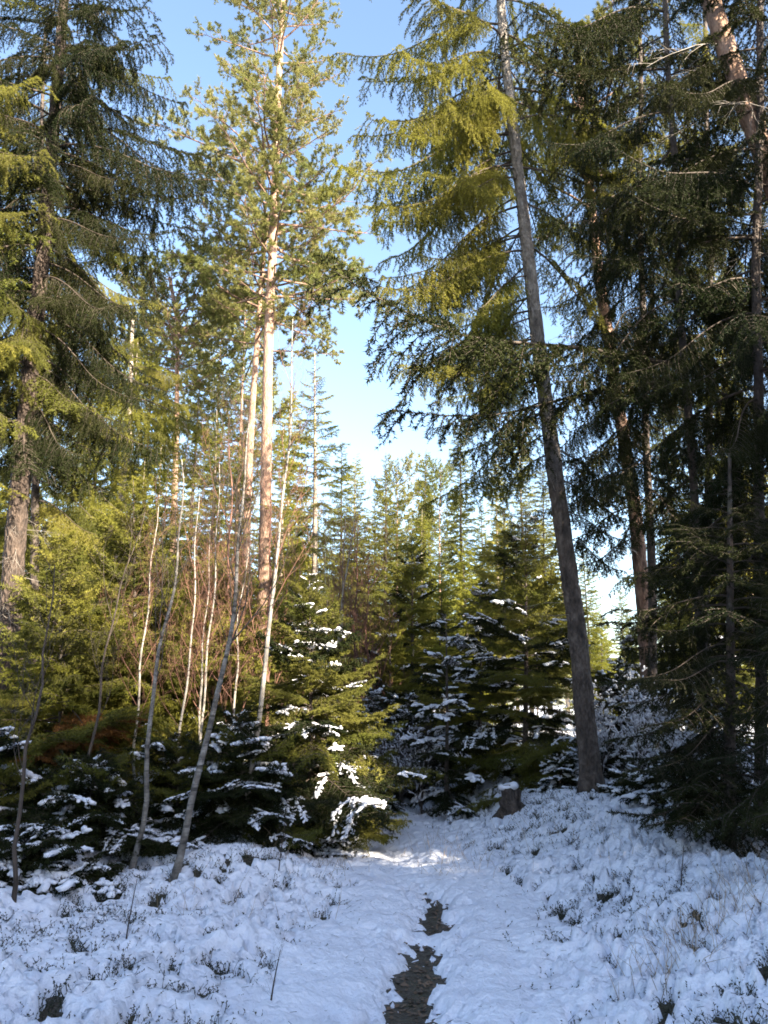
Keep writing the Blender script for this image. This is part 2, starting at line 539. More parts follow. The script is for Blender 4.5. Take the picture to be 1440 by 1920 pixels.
x, y, rg = sprig_field(95000, (-5.5, 6.5, 3.0, 13.5), 3)
g = stems(x, y, rg, 0.045, 0.125, 0.75, 0.0018, 2)
o = link('bilberry_undergrowth', g.mesh('bilberry_undergrowth', M['shrub'], False)); tag(o, 'dark bilberry sprigs poking through the snow beside the path', 'undergrowth', kind='stuff')
print('sprigs', len(x))

rg = np.random.default_rng(8)
gx0, gy0 = [], []
for cx, cyy, n, s in ((2.05, 5.25, 60, 0.16), (1.75, 5.0, 40, 0.12), (2.5, 5.6, 36, 0.15), (1.45, 4.75, 30, 0.12), (2.95, 6.2, 26, 0.22), (2.3, 4.9, 30, 0.2), (2.1, 7.3, 20, 0.3), (0.75, 8.4, 30, 0.25), (0.6, 9.6, 40, 0.3), (-0.75, 8.2, 40, 0.3), (-1.2, 6.6, 20, 0.3), (1.5, 9.2, 40, 0.5)):
    gx0.append(rg.normal(cx, s, n)); gy0.append(rg.normal(cyy, s, n))
gx0 = np.concatenate(gx0); gy0 = np.concatenate(gy0)
g = stems(gx0, gy0, rg, 0.16, 0.36, 0.45, 0.0018, 1, leaves=False)
o = link('dry_grass', g.mesh('dry_grass', M['grass'], False)); tag(o, 'dry tan grass stalks sticking out of the snow right of the path', 'grass', kind='stuff')

rg = np.random.default_rng(9)
n = 1100
ly = rg.uniform(4.2, 8.2, n); lx = path_x(ly) + rg.normal(0, 0.16, n)
k = snow_thick(lx, ly) < 0.0; lx, ly = lx[k], ly[k]
c = np.stack([lx, ly, ground_z(lx, ly) + 0.006 + 0.008 * rg.random(len(lx))], 1)
a1 = rg.uniform(0, 6.28, len(lx)); s = rg.uniform(0.009, 0.024, len(lx))[:, None]
u = np.stack([np.cos(a1), np.sin(a1), rg.normal(0, .25, len(lx))], 1) * s; w = np.stack([-np.sin(a1), np.cos(a1), rg.normal(0, .25, len(lx))], 1) * s * 0.55
V = np.stack([c - u, c + w, c + u, c - w], 1).reshape(-1, 3); b = (np.arange(len(c)) * 4)[:, None]
T = np.concatenate([b + [[0, 1, 2]], b + [[0, 2, 3]]])
o = link('fallen_leaves', make_mesh('fallen_leaves', V, T, [M['leaf']], smooth_all=False)); tag(o, 'wet brown leaves trodden into the bare strip of the path', 'leaves', kind='stuff')


rg = np.random.default_rng(19)
n = 9000
dx = rg.uniform(-5.5, 6.5, n); dy = rg.uniform(3.0, 13, n)
k = rg.random(n) < 0.15 + 0.85 * smooth(0, 0.5, perlin(dx * 1.1, dy * 1.1, 60)); dx, dy = dx[k], dy[k]
hh = snow_thick(dx, dy); c = np.stack([dx, dy, ground_z(dx, dy) + np.maximum(hh, 0) + 0.002], 1)
a1 = rg.uniform(0, 6.28, len(dx)); l = rg.uniform(0.008, 0.035, len(dx))[:, None]
u = np.stack([np.cos(a1), np.sin(a1), rg.normal(0, .25, len(dx))], 1) * l
g = Geo(); g.add(*seg_prisms(c - u, c + u, 0.0014, 0.001))
o = link('twig_litter', g.mesh('twig_litter', M['twig'], False)); tag(o, 'needles and twig bits fallen on the snow on both sides of the path', 'litter', kind='stuff')

# ------------------------------------------------------------------ branch library
def curve_pts(p0, d0, L, n, bend, rg, wob=0.06):
    """a bending twig: direction turns by the bend vector along its length"""
    p = np.array(p0, float); d = np.array(d0, float); d /= np.linalg.norm(d)
    pts = [p.copy()]
    for i in range(n):
        d = d + np.array(bend) / n + rg.normal(0, wob, 3) / math.sqrt(n)
        d /= np.linalg.norm(d)
        p = p + d * L / n
        pts.append(p.copy())
    return np.array(pts)


LOD = {'near': (480, 0.020, 0.0046), 'mid': (250, 0.030, 0.0082), 'low': (130, 0.045, 0.013), 'far': (46, 0.10, 0.030)}


def spruce_branch(seed, L, hang=0.9, droop=0.5, tipup=0.5, l2=0.30, sp2=0.075, sp3=0.055, lod='mid', snow=0.0, t3=0.30, start=0.12):
    rg = np.random.default_rng(seed)
    nm = 14
    ts = np.linspace(0, 1, nm + 1)
    pts = [np.zeros(3)]
    el0 = 0.12
    yaw = 0
    for i in range(nm):
        t = (i + 0.5) / nm
        slope = el0 - droop * math.sin(min(1, t * 1.35) * math.pi * 0.75) + tipup * max(0, t - 0.55) / 0.45
        yaw += rg.normal(0, 0.05)
        pts.append(pts[-1] + np.array([math.cos(slope) * math.cos(yaw), math.sin(yaw) * math.cos(slope), math.sin(slope)]) * L / nm)
    pts = np.array(pts)
    wood, fol, sn = Geo(), Geo(), Geo()
    r0 = 0.004 + 0.0058 * L
    wood.add(*tube(pts, r0 * (1 - ts * 0.88), 5))
    sA, sB = [], []                 # shoot segments that carry needles
    wA, wB, wr = [], [], []
    snp, sna, sns = [], [], []
    for i in range(nm):
        if ts[i] > start + 0.15: sA.append(pts[i]); sB.append(pts[i + 1])
    n2 = max(4, int(L * (1 - start) / sp2))
    for j in range(n2):
        t = start + (1 - start) * (j + rg.random() * 0.6) / n2
        t = min(t, 0.985)
        p = np.array([np.interp(t, ts, pts[:, k]) for k in range(3)])
        i = min(int(t * nm), nm - 1)
        ax = norm(pts[i + 1] - pts[i]); sd = np.cross([0, 0, 1.0], ax); sd = sd / max(1e-6, np.linalg.norm(sd))
        sg = 1 if j % 2 else -1
        ang = R(rg.uniform(45, 72))
        d0 = ax * math.cos(ang) + sd * sg * math.sin(ang) + np.array([0, 0, rg.uniform(-0.15, 0.1)])
        prof = math.sin(min(1.0, (t - start) / (1 - start) * 1.0 + 0.16) * math.pi) ** 0.55 if t < 0.92 else 0.45
        ln = L * l2 * (0.3 + 0.7 * prof) * rg.uniform(0.6, 1.2)
        hg = hang * rg.uniform(0.6, 1.4) * (1 - 0.55 * smooth(0.75, 1.0, t))
        n = 6
        tw = curve_pts(p, d0, ln, n, (0, 0, -hg), rg)
        for q in range(n):
            wA.append(tw[q]); wB.append(tw[q + 1]); wr.append(0.0042 * (1 - q / n) + 0.0012)
            sA.append(tw[q]); sB.append(tw[q + 1])
        snowy = snow and math.sin(t * 9 + seed * 1.7) > 1 - 2.4 * snow and rg.random() < 0.45 + snow * 0.6
        if snowy:
            m = max(3, int(ln / 0.028))
            for q in range(m):
                f = (q + 0.3) / m * (n - 0.01)
                a = int(f); dirn = norm(tw[a + 1] - tw[a])
                if dirn[2] < -0.85 or rg.random() < 0.25: continue
                snp.append(tw[a] + (tw[a + 1] - tw[a]) * (f - a) + np.array([0, 0, 0.012])); sna.append(dirn); sns.append(rg.uniform(0.6, 1.35))
        n3 = int(ln / sp3)
        for q in range(n3):
            f = (0.12 + 0.86 * (q + rg.random() * 0.5) / max(1, n3)) * n
            a = min(int(f), n - 1)
            pp = tw[a] + (tw[a + 1] - tw[a]) * (f - a)
            dx = norm(tw[a + 1] - tw[a]); s3 = np.cross(dx, [0, 0, 1.0]); nn = np.linalg.norm(s3)
            s3 = s3 / nn if nn > 0.2 else norm(rg.normal(size=3))
            sg3 = 1 if q % 2 else -1
            an3 = R(rg.uniform(35, 60))
            d3 = norm(dx * math.cos(an3) + s3 * sg3 * math.sin(an3) + rg.normal(0, 0.15, 3) + np.array([0, 0, -0.3 * hang]))
            l3 = ln * t3 * (1 - 0.6 * f / n) * rg.uniform(0.6, 1.3) + 0.02
            e = pp + d3 * l3
            sA.append(pp); sB.append(e)
            wA.append(pp); wB.append(e); wr.append(0.0014)
            if snowy and rg.random() < 0.75:
                snp.append((pp + e) / 2 + np.array([0, 0, 0.012])); sna.append(d3); sns.append(rg.uniform(0.5, 0.95))
    if lod == 'far':
        pass
    elif lod in ('near', 'mid'):
        wood.add(*seg_prisms(wA, wB, np.array(wr), np.array(wr) * 0.7))
    else:
        k = np.array(wr) > 0.0015
        wood.add(*seg_prisms(np.array(wA)[k], np.array(wB)[k], np.array(wr)[k], np.array(wr)[k] * 0.7))
    per, nl, nw = LOD[lod]
    fol.add(*needle_tris(sA, sB, per, nl, nw, rg))
    if snp:
        s = np.array(sns)
        sn.add(*blobs(snp, sna, 0.046 * s, 0.026 * s, 0.015 * s, rg))
        k = rg.random(len(snp)) < 0.5
        if k.any():
            P = np.array(snp)[k] + rg.normal(0, 0.012, (k.sum(), 3)); sn.add(*blobs(P, np.array(sna)[k], 0.022 * s[k], 0.018 * s[k], 0.014 * s[k], rg))
    return wood, fol, sn


def pine_branch(seed, L, rise=0.35, lod='mid'):
    rg = np.random.default_rng(seed)
    wood, fol, sn = Geo(), Geo(), Geo()
    main = curve_pts((0, 0, 0), (1, 0, -0.05), L, 9, (0, 0, rise), rg, 0.22)
    wood.add(*tube(main, (0.010 + 0.010 * L) * (1 - np.linspace(0, 0.85, 10)), 5))
    A, B = [], []; sA, sB = [], []; wr = []
    n2 = int(5 + L * 5.5)
    for j in range(n2):
        t = 0.28 + 0.72 * (j + rg.random()) / n2; t = min(t, 0.99)
        i = min(int(t * 9), 8); p = main[i] + (main[i + 1] - main[i]) * (t * 9 - i)
        ax = norm(main[i + 1] - main[i]); r = rg.normal(size=3); r[2] = r[2] * 0.5 + 0.2; r = norm(r - r.dot(ax) * ax)
        d0 = ax * 0.65 + r * rg.uniform(0.6, 1.0)
        ln = L * rg.uniform(0.18, 0.36) * (1.15 - 0.5 * t)
        tw = curve_pts(p, d0, ln, 4, (0, 0, 0.25), rg, 0.25)
        for q in range(4):
            A.append(tw[q]); B.append(tw[q + 1]); wr.append(0.005 * (1 - q / 4) + 0.002)
        sA.append(tw[3]); sB.append(tw[4])
        n3 = 4 + int(ln * 11)
        for q in range(n3):
            f = 0.25 + 0.75 * rg.random(); a = min(int(f * 4), 3); pp = tw[a] + (tw[a + 1] - tw[a]) * (f * 4 - a)
            r = norm(rg.normal(size=3) + [0, 0, 0.35])
            d3 = norm(norm(tw[a + 1] - tw[a]) * 0.7 + r * 0.8)
            e = pp + d3 * rg.uniform(0.07, 0.17)
            A.append(pp); B.append(e); wr.append(0.002)
            sA.append(pp + (e - pp) * 0.3); sB.append(e)
    wr = np.array(wr)
    kk = slice(None) if lod == 'mid' else (wr > 0.0025)
    wood.add(*seg_prisms(np.array(A)[kk], np.array(B)[kk], wr[kk], wr[kk] * 0.7))
    if lod == 'mid': fol.add(*needle_tris(sA, sB, 580, 0.068, 0.0085, rg, 0.75, 1))
    else: fol.add(*needle_tris(sA, sB, 150, 0.095, 0.022, rg, 0.75, 1))
    return wood, fol, sn


def bare_branch(seed, L, up=0.4, depth=3, k0=7, thick=0.006, gravity=0.0, ang=(25, 50), ratio=0.5, snow=0.0):
    rg = np.random.default_rng(seed)
    A, B, ra, rb = [], [], [], []

    def grow(p, d, l, r, lev):
        n = 6 if lev == 0 else 4
        c = curve_pts(p, d, l, n, (0, 0, up - gravity), rg, 0.18)
        for i in range(n):
            A.append(c[i]); B.append(c[i + 1]); ra.append(r * (1 - 0.75 * i / n)); rb.append(r * (1 - 0.75 * (i + 1) / n))
        if lev >= depth: return
        m = int(k0 * (0.75 ** lev) + rg.random())
        for j in range(m):
            t = 0.2 + 0.78 * (j + rg.random()) / m; i = min(int(t * n), n - 1)
            pp = c[i] + (c[i + 1] - c[i]) * (t * n - i)
            ax = norm(c[i + 1] - c[i]); q = rg.normal(size=3); q = norm(q - q.dot(ax) * ax)
            a = R(rg.uniform(*ang))
            grow(pp, ax * math.cos(a) + q * math.sin(a), l * ratio * (1.2 - 0.6 * t) * rg.uniform(0.7, 1.2), max(r * 0.55 * (1 - 0.5 * t), 0.0021), lev + 1)
    grow(np.zeros(3), np.array([1, 0, 0.15]), L, thick * L ** 0.5, 0)
    g = Geo(); g.add(*seg_prisms(A, B, np.array(ra), np.array(rb)))
    sn = Geo()
    if snow:
        A_, B_ = np.array(A), np.array(B); d = norm(B_ - A_); k = (np.abs(d[:, 2]) < 0.8) & (rg.random(len(A_)) < snow)
        ln_ = np.linalg.norm(B_ - A_, axis=1)[k]
        sn.add(*blobs((A_[k] + B_[k]) / 2 + [0, 0, 0.012], d[k], ln_ * 0.66, 0.019, 0.016, rg))
    return g, Geo(), sn


class Lib:
    """a set of alike branches: each entry (length, wood mesh, foliage mesh, snow mesh) plus raw arrays"""
    fol = None

    def __init__(self, entries, wood_mat, fol_mat, snow_mat=None):
        self.e = []
        for L, (w, f, s) in entries:
            self.e.append((L, w.mesh('branch', wood_mat, True), f.mesh('foliage', fol_mat, False) if f.n else None,
                           s.mesh('snow', M['snow'], True) if s.n else None, (w.arrays(), f.arrays(), s.arrays())))

    def pick(self, rg, length=None):
        e = self.e
        if length is not None:
            best = min(abs(math.log(q[0] / length)) for q in e)
            e = [q for q in e if abs(math.log(q[0] / length)) < best + 0.05]
        return e[int(rg.integers(len(e)))]

    def recolor(self, fol_mat, wood_mat=None):
        q = Lib([], None, None)
        q.e = self.e; q.fol = fol_mat
        return q


hang_mid = Lib([(2.4, spruce_branch(100 + i, 2.4, hang=(2.8, 1.9, 3.4, 2.4, 3.0, 1.6, 2.6)[i], droop=(0.55, 0.4, 0.7, 0.5, 0.65, 0.3, 0.6)[i], tipup=(0.5, 0.3, 0.6, 0.7, 0.3, 0.4, 0.5)[i], l2=(0.29, 0.24, 0.33, 0.27, 0.31, 0.25, 0.29)[i], sp2=0.046, sp3=0.05, t3=0.34, lod='mid')) for i in range(7)] +
               [(1.0, spruce_branch(110 + i, 1.0, hang=1.4, droop=0.5, tipup=0.4, l2=0.34, sp2=0.04, sp3=0.045, t3=0.36, lod='mid')) for i in range(3)], M['twig'], M['spruce'])
hang_shaded = hang_mid.recolor(M['spruce_shaded'])
hang_sunlit = hang_mid.recolor(M['spruce_sunlit'])
young = Lib([(1.3, spruce_branch(200 + i, 1.3, hang=0.35, droop=0.25, tipup=0.35, l2=0.38, sp2=0.036, sp3=0.036, t3=0.36, lod='mid')) for i in range(4)] +
            [(0.45, spruce_branch(210 + i, 0.45, hang=0.3, droop=0.15, tipup=0.3, l2=0.45, sp2=0.03, sp3=0.035, t3=0.4, lod='mid')) for i in range(3)], M['twig'], M['spruce'])
young_sunlit = young.recolor(M['spruce_sunlit'])
young_brown = young.recolor(M['brownfol'])
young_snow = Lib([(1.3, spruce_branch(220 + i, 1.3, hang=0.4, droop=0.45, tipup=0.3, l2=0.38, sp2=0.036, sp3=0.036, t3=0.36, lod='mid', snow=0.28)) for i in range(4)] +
                 [(0.45, spruce_branch(230 + i, 0.45, hang=0.3, droop=0.2, tipup=0.2, l2=0.45, sp2=0.03, sp3=0.035, t3=0.4, lod='mid', snow=0.25)) for i in range(3)], M['twig'], M['spruce_shaded'])
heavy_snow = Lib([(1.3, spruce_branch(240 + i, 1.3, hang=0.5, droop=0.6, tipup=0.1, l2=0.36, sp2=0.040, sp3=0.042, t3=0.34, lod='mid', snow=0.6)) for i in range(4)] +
                 [(0.45, spruce_branch(250 + i, 0.45, hang=0.4, droop=0.4, tipup=0.1, l2=0.45, sp2=0.03, sp3=0.035, t3=0.4, lod='mid', snow=0.6)) for i in range(3)], M['twig'], M['spruce_shaded'])
near_shaded = Lib([(1.8, spruce_branch(300 + i, 1.8, hang=1.0, droop=0.5, tipup=0.35, l2=0.28, sp2=0.05, sp3=0.042, lod='near')) for i in range(3)] +
                [(0.7, spruce_branch(310 + i, 0.7, hang=0.8, droop=0.4, tipup=0.3, l2=0.36, sp2=0.04, sp3=0.04, lod='near')) for i in range(3)], M['twig'], M['spruce_shaded'])
low_sp = Lib([(2.0, spruce_branch(320 + i, 2.0, hang=0.8, droop=0.4, tipup=0.4, l2=0.28, sp2=0.06, sp3=0.07, lod='low')) for i in range(4)] +
             [(0.6, spruce_branch(330 + i, 0.6, hang=0.4, droop=0.2, tipup=0.3, l2=0.4, sp2=0.05, sp3=0.06, t3=0.4, lod='low')) for i in range(3)], M['twig'], M['spruce'])
low_sunlit = low_sp.recolor(M['spruce_sunlit'])
pine_mid = Lib([(2.4, pine_branch(400 + i, 2.4, rise=0.5)) for i in range(5)], M['bark_pine'], M['pine'])
dead = Lib([(1.2, bare_branch(450 + i, 1.2, up=-0.1, depth=2, k0=5, thick=0.008, gravity=0.3)) for i in range(4)], M['twig_grey'], M['spruce'])
birchb = Lib([(1.3, bare_branch(470 + i, 1.3, up=0.5, depth=3, k0=5, thick=0.007)) for i in range(5)], M['twig'], M['spruce'])
bush_snow = Lib([(1.3, bare_branch(480 + i, 1.3, up=0.3, depth=2, k0=7, thick=0.007, snow=0.3, ang=(35, 75))) for i in range(4)], M['twig'], M['spruce'])
birch_red = Lib([(1.3, bare_branch(490 + i, 1.3, up=0.6, depth=3, k0=5, thick=0.007)) for i in range(4)], M['twig_red'], M['spruce'])
far_raw = [(2.0, spruce_branch(340 + i, 2.0, hang=0.8, droop=0.45, tipup=0.35, l2=0.32, sp2=0.10, sp3=0.12, t3=0.4, lod='far')) for i in range(3)] + [(0.7, spruce_branch(350 + i, 0.7, hang=0.4, droop=0.2, tipup=0.3, l2=0.42, sp2=0.07, sp3=0.09, t3=0.45, lod='far')) for i in range(2)]
farp_raw = [(2.4, pine_branch(420 + i, 2.4, rise=0.5, lod='far')) for i in range(3)]


# ------------------------------------------------------------------ trees
def spline(pts, n):
    pts = np.array([list(p) for p in pts], float)
    d = np.concatenate([[0], np.cumsum(np.linalg.norm(np.diff(pts, axis=0), axis=1))]); d /= d[-1]
    # gentle smoothing of the polyline
    t = np.linspace(0, 1, n)
    out = np.stack([np.interp(t, d, pts[:, k]) for k in range(3)], 1)
    if n > 8:
        for _ in range(max(2, n // 14)):
            out[1:-1] = 0.25 * out[:-2] + 0.5 * out[1:-1] + 0.25 * out[2:]
    return out


class Tree:
    def __init__(self, name, pts, r0, r1, bark, label, cat, group=None, sides=12, flare=0.25, rough=0.05, seed=0, sway=0.0):
        self.rg = np.random.default_rng(seed)
        base = Vector(pts[0])
        e = bpy.data.objects.new(name, None); COL.objects.link(e); e.location = base; e.empty_display_size = 0.3
        tag(e, label, cat, group)
        self.root = e
        H = (Vector(pts[-1]) - base).length
        n = int(max(10, min(300, H / (0.06 if rough > 0.03 else 0.2))))
        c = spline([Vector(p) - base for p in pts], n)
        t = np.linspace(0, 1, n)
        if sway:
            ph = self.rg.uniform(0, 6.28, 4)
            c[:, 0] += sway * (np.sin(t * 9 + ph[0]) + 0.5 * np.sin(t * 23 + ph[1])) * np.minimum(1, t * 6)
            c[:, 1] += sway * (np.sin(t * 8 + ph[2]) + 0.5 * np.sin(t * 21 + ph[3])) * np.minimum(1, t * 6)
        rad = r0 * (1 - t) + r1 * t
        rad = rad * (1 + flare * np.exp(-t * H / (1.6 * r0 + 0.02)))
        a = np.linspace(0, 2 * np.pi, sides, endpoint=False)
        W = 1 + rough * (self.rg.normal(size=(n, sides)) * 0.6 + perlin(a[None] * 1.9 + seed, (t * H * 2.2)[:, None], 50) * 1.2)
        self.c, self.t, self.rad, self.H = c, t, rad, H
        if flare > 0.3 and r0 > 0.1:
            W = W + 0.28 * np.exp(-t * H / 0.22)[:, None] * np.cos(a * 5 + seed)[None]
        c2 = np.concatenate([[c[0] - (c[1] - c[0]) / max(1e-6, np.linalg.norm(c[1] - c[0])) * 0.25], c]); W2 = np.concatenate([W[:1], W]); r2 = np.concatenate([rad[:1] * 1.1, rad])
        v, tr = tube(c2, r2, sides, W2)
        self.trunk = link('trunk', make_mesh('trunk', v, tr, [bark]), e)

    def pos(self, z):
        zz = self.c[:, 2]
        return np.array([np.interp(z, zz, self.c[:, k]) for k in range(3)]), float(np.interp(z, zz, self.rad))

    def branch(self, lib, z, az, length, pitch=0.0, roll=0.0, snow=True, idx=None, name='branch'):
        p, r = self.pos(z)
        L, w, f, s, raw = lib.e[idx] if idx is not None else lib.pick(self.rg, length)
        k = length / L
        q = p + np.array([math.cos(az), math.sin(az), 0]) * r * 0.5
        o = link(name, w, self.root, q, (roll, -pitch, az), k)
        if f is not None:
            fo = link('foliage', f, o)
            if lib.fol is not None:
                fo.material_slots[0].link = 'OBJECT'; fo.material_slots[0].material = lib.fol
        if s is not None and snow: link('snow', s, o)['kind'] = 'stuff'
        return o

    def crown(self, lib, z0, z1, n, R0, shape='cone', pitch=(0.0, 0.5), var=0.3, skip=None, lib2=None, p2=0.0, fill=1.0):
        """n branches from z0 to z1, golden angle, pitch from bottom to top value"""
        az = self.rg.uniform(0, 6.28)
        for i in range(n):
            f = (i + self.rg.random() * 0.8) / n
            z = z0 + (z1 - z0) * f
            az += 2.399 + self.rg.normal(0, 0.25)
            if shape == 'cone': rr = R0 * (1 - f) ** 0.8 + 0.12
            elif shape == 'column': rr = R0 * (0.55 + 0.45 * math.sin(min(1, f * 1.6 + 0.15) * math.pi * 0.5)) * (1 - max(0, f - 0.55) / 0.45) ** 0.8 + 0.12
            else: rr = R0 * (0.45 + 0.55 * math.sin(math.pi * (0.15 + 0.7 * f))) * (1 if f < 0.8 else 0.75)
            rr *= 1 + self.rg.uniform(-var, var)
            if skip is not None and skip(az % (2 * math.pi), z): continue
            pt = pitch[0] + (pitch[1] - pitch[0]) * f + self.rg.normal(0, 0.08)
            L = lib2 if (lib2 is not None and self.rg.random() < p2) else lib
            self.branch(L, z, az, max(0.15, rr), pt, self.rg.normal(0, 0.15))


def crown_arrays(raw, z0, z1, n, R0, shape, pitch, seed, var=0.45):
    rg = np.random.default_rng(seed)
    gw, gf = Geo(), Geo()
    az = 0
    for i in range(n):
        f = (i + rg.random() * 0.8) / n; z = z0 + (z1 - z0) * f; az += 2.399 + rg.normal(0, 0.25)
        if shape == 'cone': rr = R0 * (1 - f) ** 0.85 + 0.15
        elif shape == 'column': rr = R0 * (0.7 + 0.3 * math.sin(f * 7)) * (1 - f ** 3) + 0.15
        else: rr = R0 * (0.5 + 0.5 * math.sin(math.pi * (0.2 + 0.65 * f)))
        rr *= 1 + rg.uniform(-var, var)
        pt = pitch[0] + (pitch[1] - pitch[0]) * f + rg.normal(0, 0.08)
        best = min(abs(math.log(q[0] / rr)) for q in raw); cand = [q for q in raw if abs(math.log(q[0] / rr)) < best + 0.05]
        L, (w, fo, s) = cand[int(rg.integers(len(cand)))]
        Mx = np.array(Matrix.Translation((0, 0, z)) @ Euler((0, -pt, az)).to_matrix().to_4x4() @ Matrix.Scale(rr / L, 4))
        for src, dst in ((w, gw), (fo, gf)):
            v, t = src.arrays()
            if len(v): dst.add(v @ Mx[:3, :3].T + Mx[:3, 3], t)
    return gw, gf


def two_mat(gw, gf, needles):
    v1, t1 = gw.arrays(); v2, t2 = gf.arrays()
    return make_mesh('crown', np.concatenate([v1, v2]), np.concatenate([t1, t2 + len(v1)]), [M['twig'], needles],
                     np.concatenate([np.zeros(len(t1), int), np.ones(len(t2), int)]), smooth_all=False)


def far_kind(raw, H, z0, n, R0, shape, pitch, seed, bark, needles, r0):
    gw, gf = crown_arrays(raw, z0, H * 0.99, n, R0, shape, pitch, seed)
    rg = np.random.default_rng(seed)
    k = 30; t = np.linspace(0, 1, k)
    c = np.stack([0.1 * np.sin(t * 5 + seed), 0.1 * np.cos(t * 4), t * H], 1)
    gt = Geo(); gt.add(*tube(c, r0 * (1 - 0.93 * t), 7))
    return dict(H=H, trunk=gt.mesh('trunk', bark), crown=two_mat(gw, gf, needles))


FAR = {
    's1': far_kind(far_raw, 16, 1.5, 190, 2.3, 'cone', (-0.25, 0.5), 1, M['bark'], M['spruce'], 0.16),
    's2': far_kind(far_raw, 20, 3.0, 200, 2.3, 'column', (-0.3, 0.45), 2, M['bark'], M['spruce'], 0.19),
    's3': far_kind(far_raw, 9, 0.3, 150, 1.7, 'cone', (-0.2, 0.5), 3, M['bark'], M['spruce_sunlit'], 0.09),
    's4': far_kind(far_raw, 18, 4.0, 190, 2.0, 'column', (-0.35, 0.4), 4, M['bark_pale'], M['spruce_sunlit'], 0.16),
    'p1': far_kind(farp_raw, 19, 10.5, 46, 2.3, 'round', (-0.1, 0.7), 5, M['bark_pine'], M['pine'], 0.16),
    'p2': far_kind(farp_raw, 22, 11.0, 60, 2.4, 'round', (-0.2, 0.6), 6, M['bark_pine'], M['pine'], 0.18),
}


def far_tree(kind, x, y, h, label, cat=None, group=None, wide=1.0, az=None, name=None):
    k = FAR[kind]
    nm = name or ('pine_tree' if kind[0] == 'p' else 'spruce_tree')
    e = bpy.data.objects.new(nm, None); COL.objects.link(e)
    e.location = (x, y, gz(x, y) - 0.05)
    s = h / k['H']
    e.scale = (s * wide, s * wide, s)
    e.rotation_euler = (random.uniform(-0.02, 0.02), random.uniform(-0.02, 0.02), az if az is not None else random.uniform(0, 6.28))
    tag(e, label, cat or ('pine' if kind[0] == 'p' else 'spruce'), group)
    link('trunk', k['trunk'], e); link('crown', k['crown'], e)
    return e


def base_at(px, py, Y):
    p = at(px, py, Y); return Vector((p.x, Y, gz(p.x, Y)))


def P(*args):
    """trunk points from (px, py, Y) triples; the first is put on the ground"""
    out = [at(*a) for a in args]
    out[0].z = gz(out[0].x, out[0].y) - 0.02
    return out


# --- the tall spruce right of the path, with a leaning grey trunk
t = Tree('spruce_tree', P((1114, 1560, 10.5), (1085, 1200, 10.5), (1042, 900, 10.6), (1010, 650, 10.7), (975, 350, 10.9), (945, 90, 11.1), (930, -120, 11.3), (925, -400, 11.5)),
         0.126, 0.045, M['bark_grey'], 'tall spruce with a bare grey leaning trunk standing on the bank right of the path', 'spruce', sides=28, rough=0.075, seed=21, flare=0.6)
T_main = t


def z_at(tree, py, Y): return at(720, py, Y).z - tree.root.location.z


z_lo, z_hi = z_at(t, 800, 10.7), z_at(t, -380, 11.4)
t.crown(hang_sunlit, z_lo, z_hi, 84, 2.4, 'column', (-0.35, 0.1), 0.3, skip=lambda a, z: (z < 7.5 and not (2.0 < a < 4.1)) or 4.1 < a < 5.5, lib2=hang_mid, p2=0.4)
for py, az, L, pt in ((640, 3.25, 2.3, -0.35), (560, 2.9, 2.2, -0.3), (470, 3.4, 2.4, -0.25), (380, 3.0, 2.6, -0.3), (300, 3.3, 2.5, -0.2), (230, 2.8, 2.5, -0.2), (150, 3.2, 2.6, -0.2), (80, 3.5, 2.4, -0.15),
                      (520, 3.7, 2.0, -0.4), (420, 2.6, 2.3, -0.3), (330, 3.9, 2.0, -0.3), (200, 3.8, 2.2, -0.2), (600, 3.3, 1.9, -0.4), (440, 3.15, 2.5, -0.3), (270, 2.95, 2.4, -0.25), (120, 3.05, 2.5, -0.2), (180, 3.3, 2.2, -0.3), (690, 3.5, 1.7, -0.35), (760, 3.1, 1.5, -0.4), (820, 2.8, 1.3, -0.4), (860, 3.4, 1.2, -0.4)):
    t.branch(hang_sunlit, z_at(t, py, 10.8), az, L, pt)
for py, az, L in ((900, 0.1, 1.2), (960, -0.3, 1.0), (840, 0.3, 1.4), (1010, 0.2, 0.9)): t.branch(hang_shaded, z_at(t, py, 10.6), az, L, -0.35)
for i in range(44):      # dead snags on the lower trunk
    py = random.uniform(600, 1250)
    t.branch(dead, z_at(t, py, 10.6), random.choice([3.1, 3.4, 2.8, 0.2, 5.5, 4.4]) + random.uniform(-.4, .4), random.uniform(0.2, 0.8), random.uniform(-0.3, 0.3))

# --- long dark bough that reaches left over the path belongs to a spruce right of it
t = Tree('spruce_tree', P((1330, 1500, 9.0), (1310, 1000, 9.0), (1270, 500, 9.0), (1250, 100, 9.0), (1240, -300, 9.0)),
         0.055, 0.03, M['bark_dark'], 'dark spruce right of the grey leaning trunk, its long boughs hanging across the path', 'spruce', sides=12, seed=22, sway=0.02)
t.crown(hang_shaded, z_at(t, 1000, 9), z_at(t, -280, 9), 62, 1.9, 'column', (-0.4, 0.1), 0.35, skip=lambda a, z: 3.3 < a < 4.6)
t.branch(hang_shaded, z_at(t, 690, 9), 3.27, 4.5, 0.10, idx=5); t.branch(hang_shaded, z_at(t, 720, 9), 3.15, 3.6, 0.0, idx=1)
for py, az, L, pt in ( (130, 3.25, 2.6, -0.2), (700, 3.7, 1.5, -0.3), (20, 3.4, 2.7, -0.15), (330, 3.0, 1.8, -0.3)):
    t.branch(hang_shaded, z_at(t, py, 9), az, L, pt)

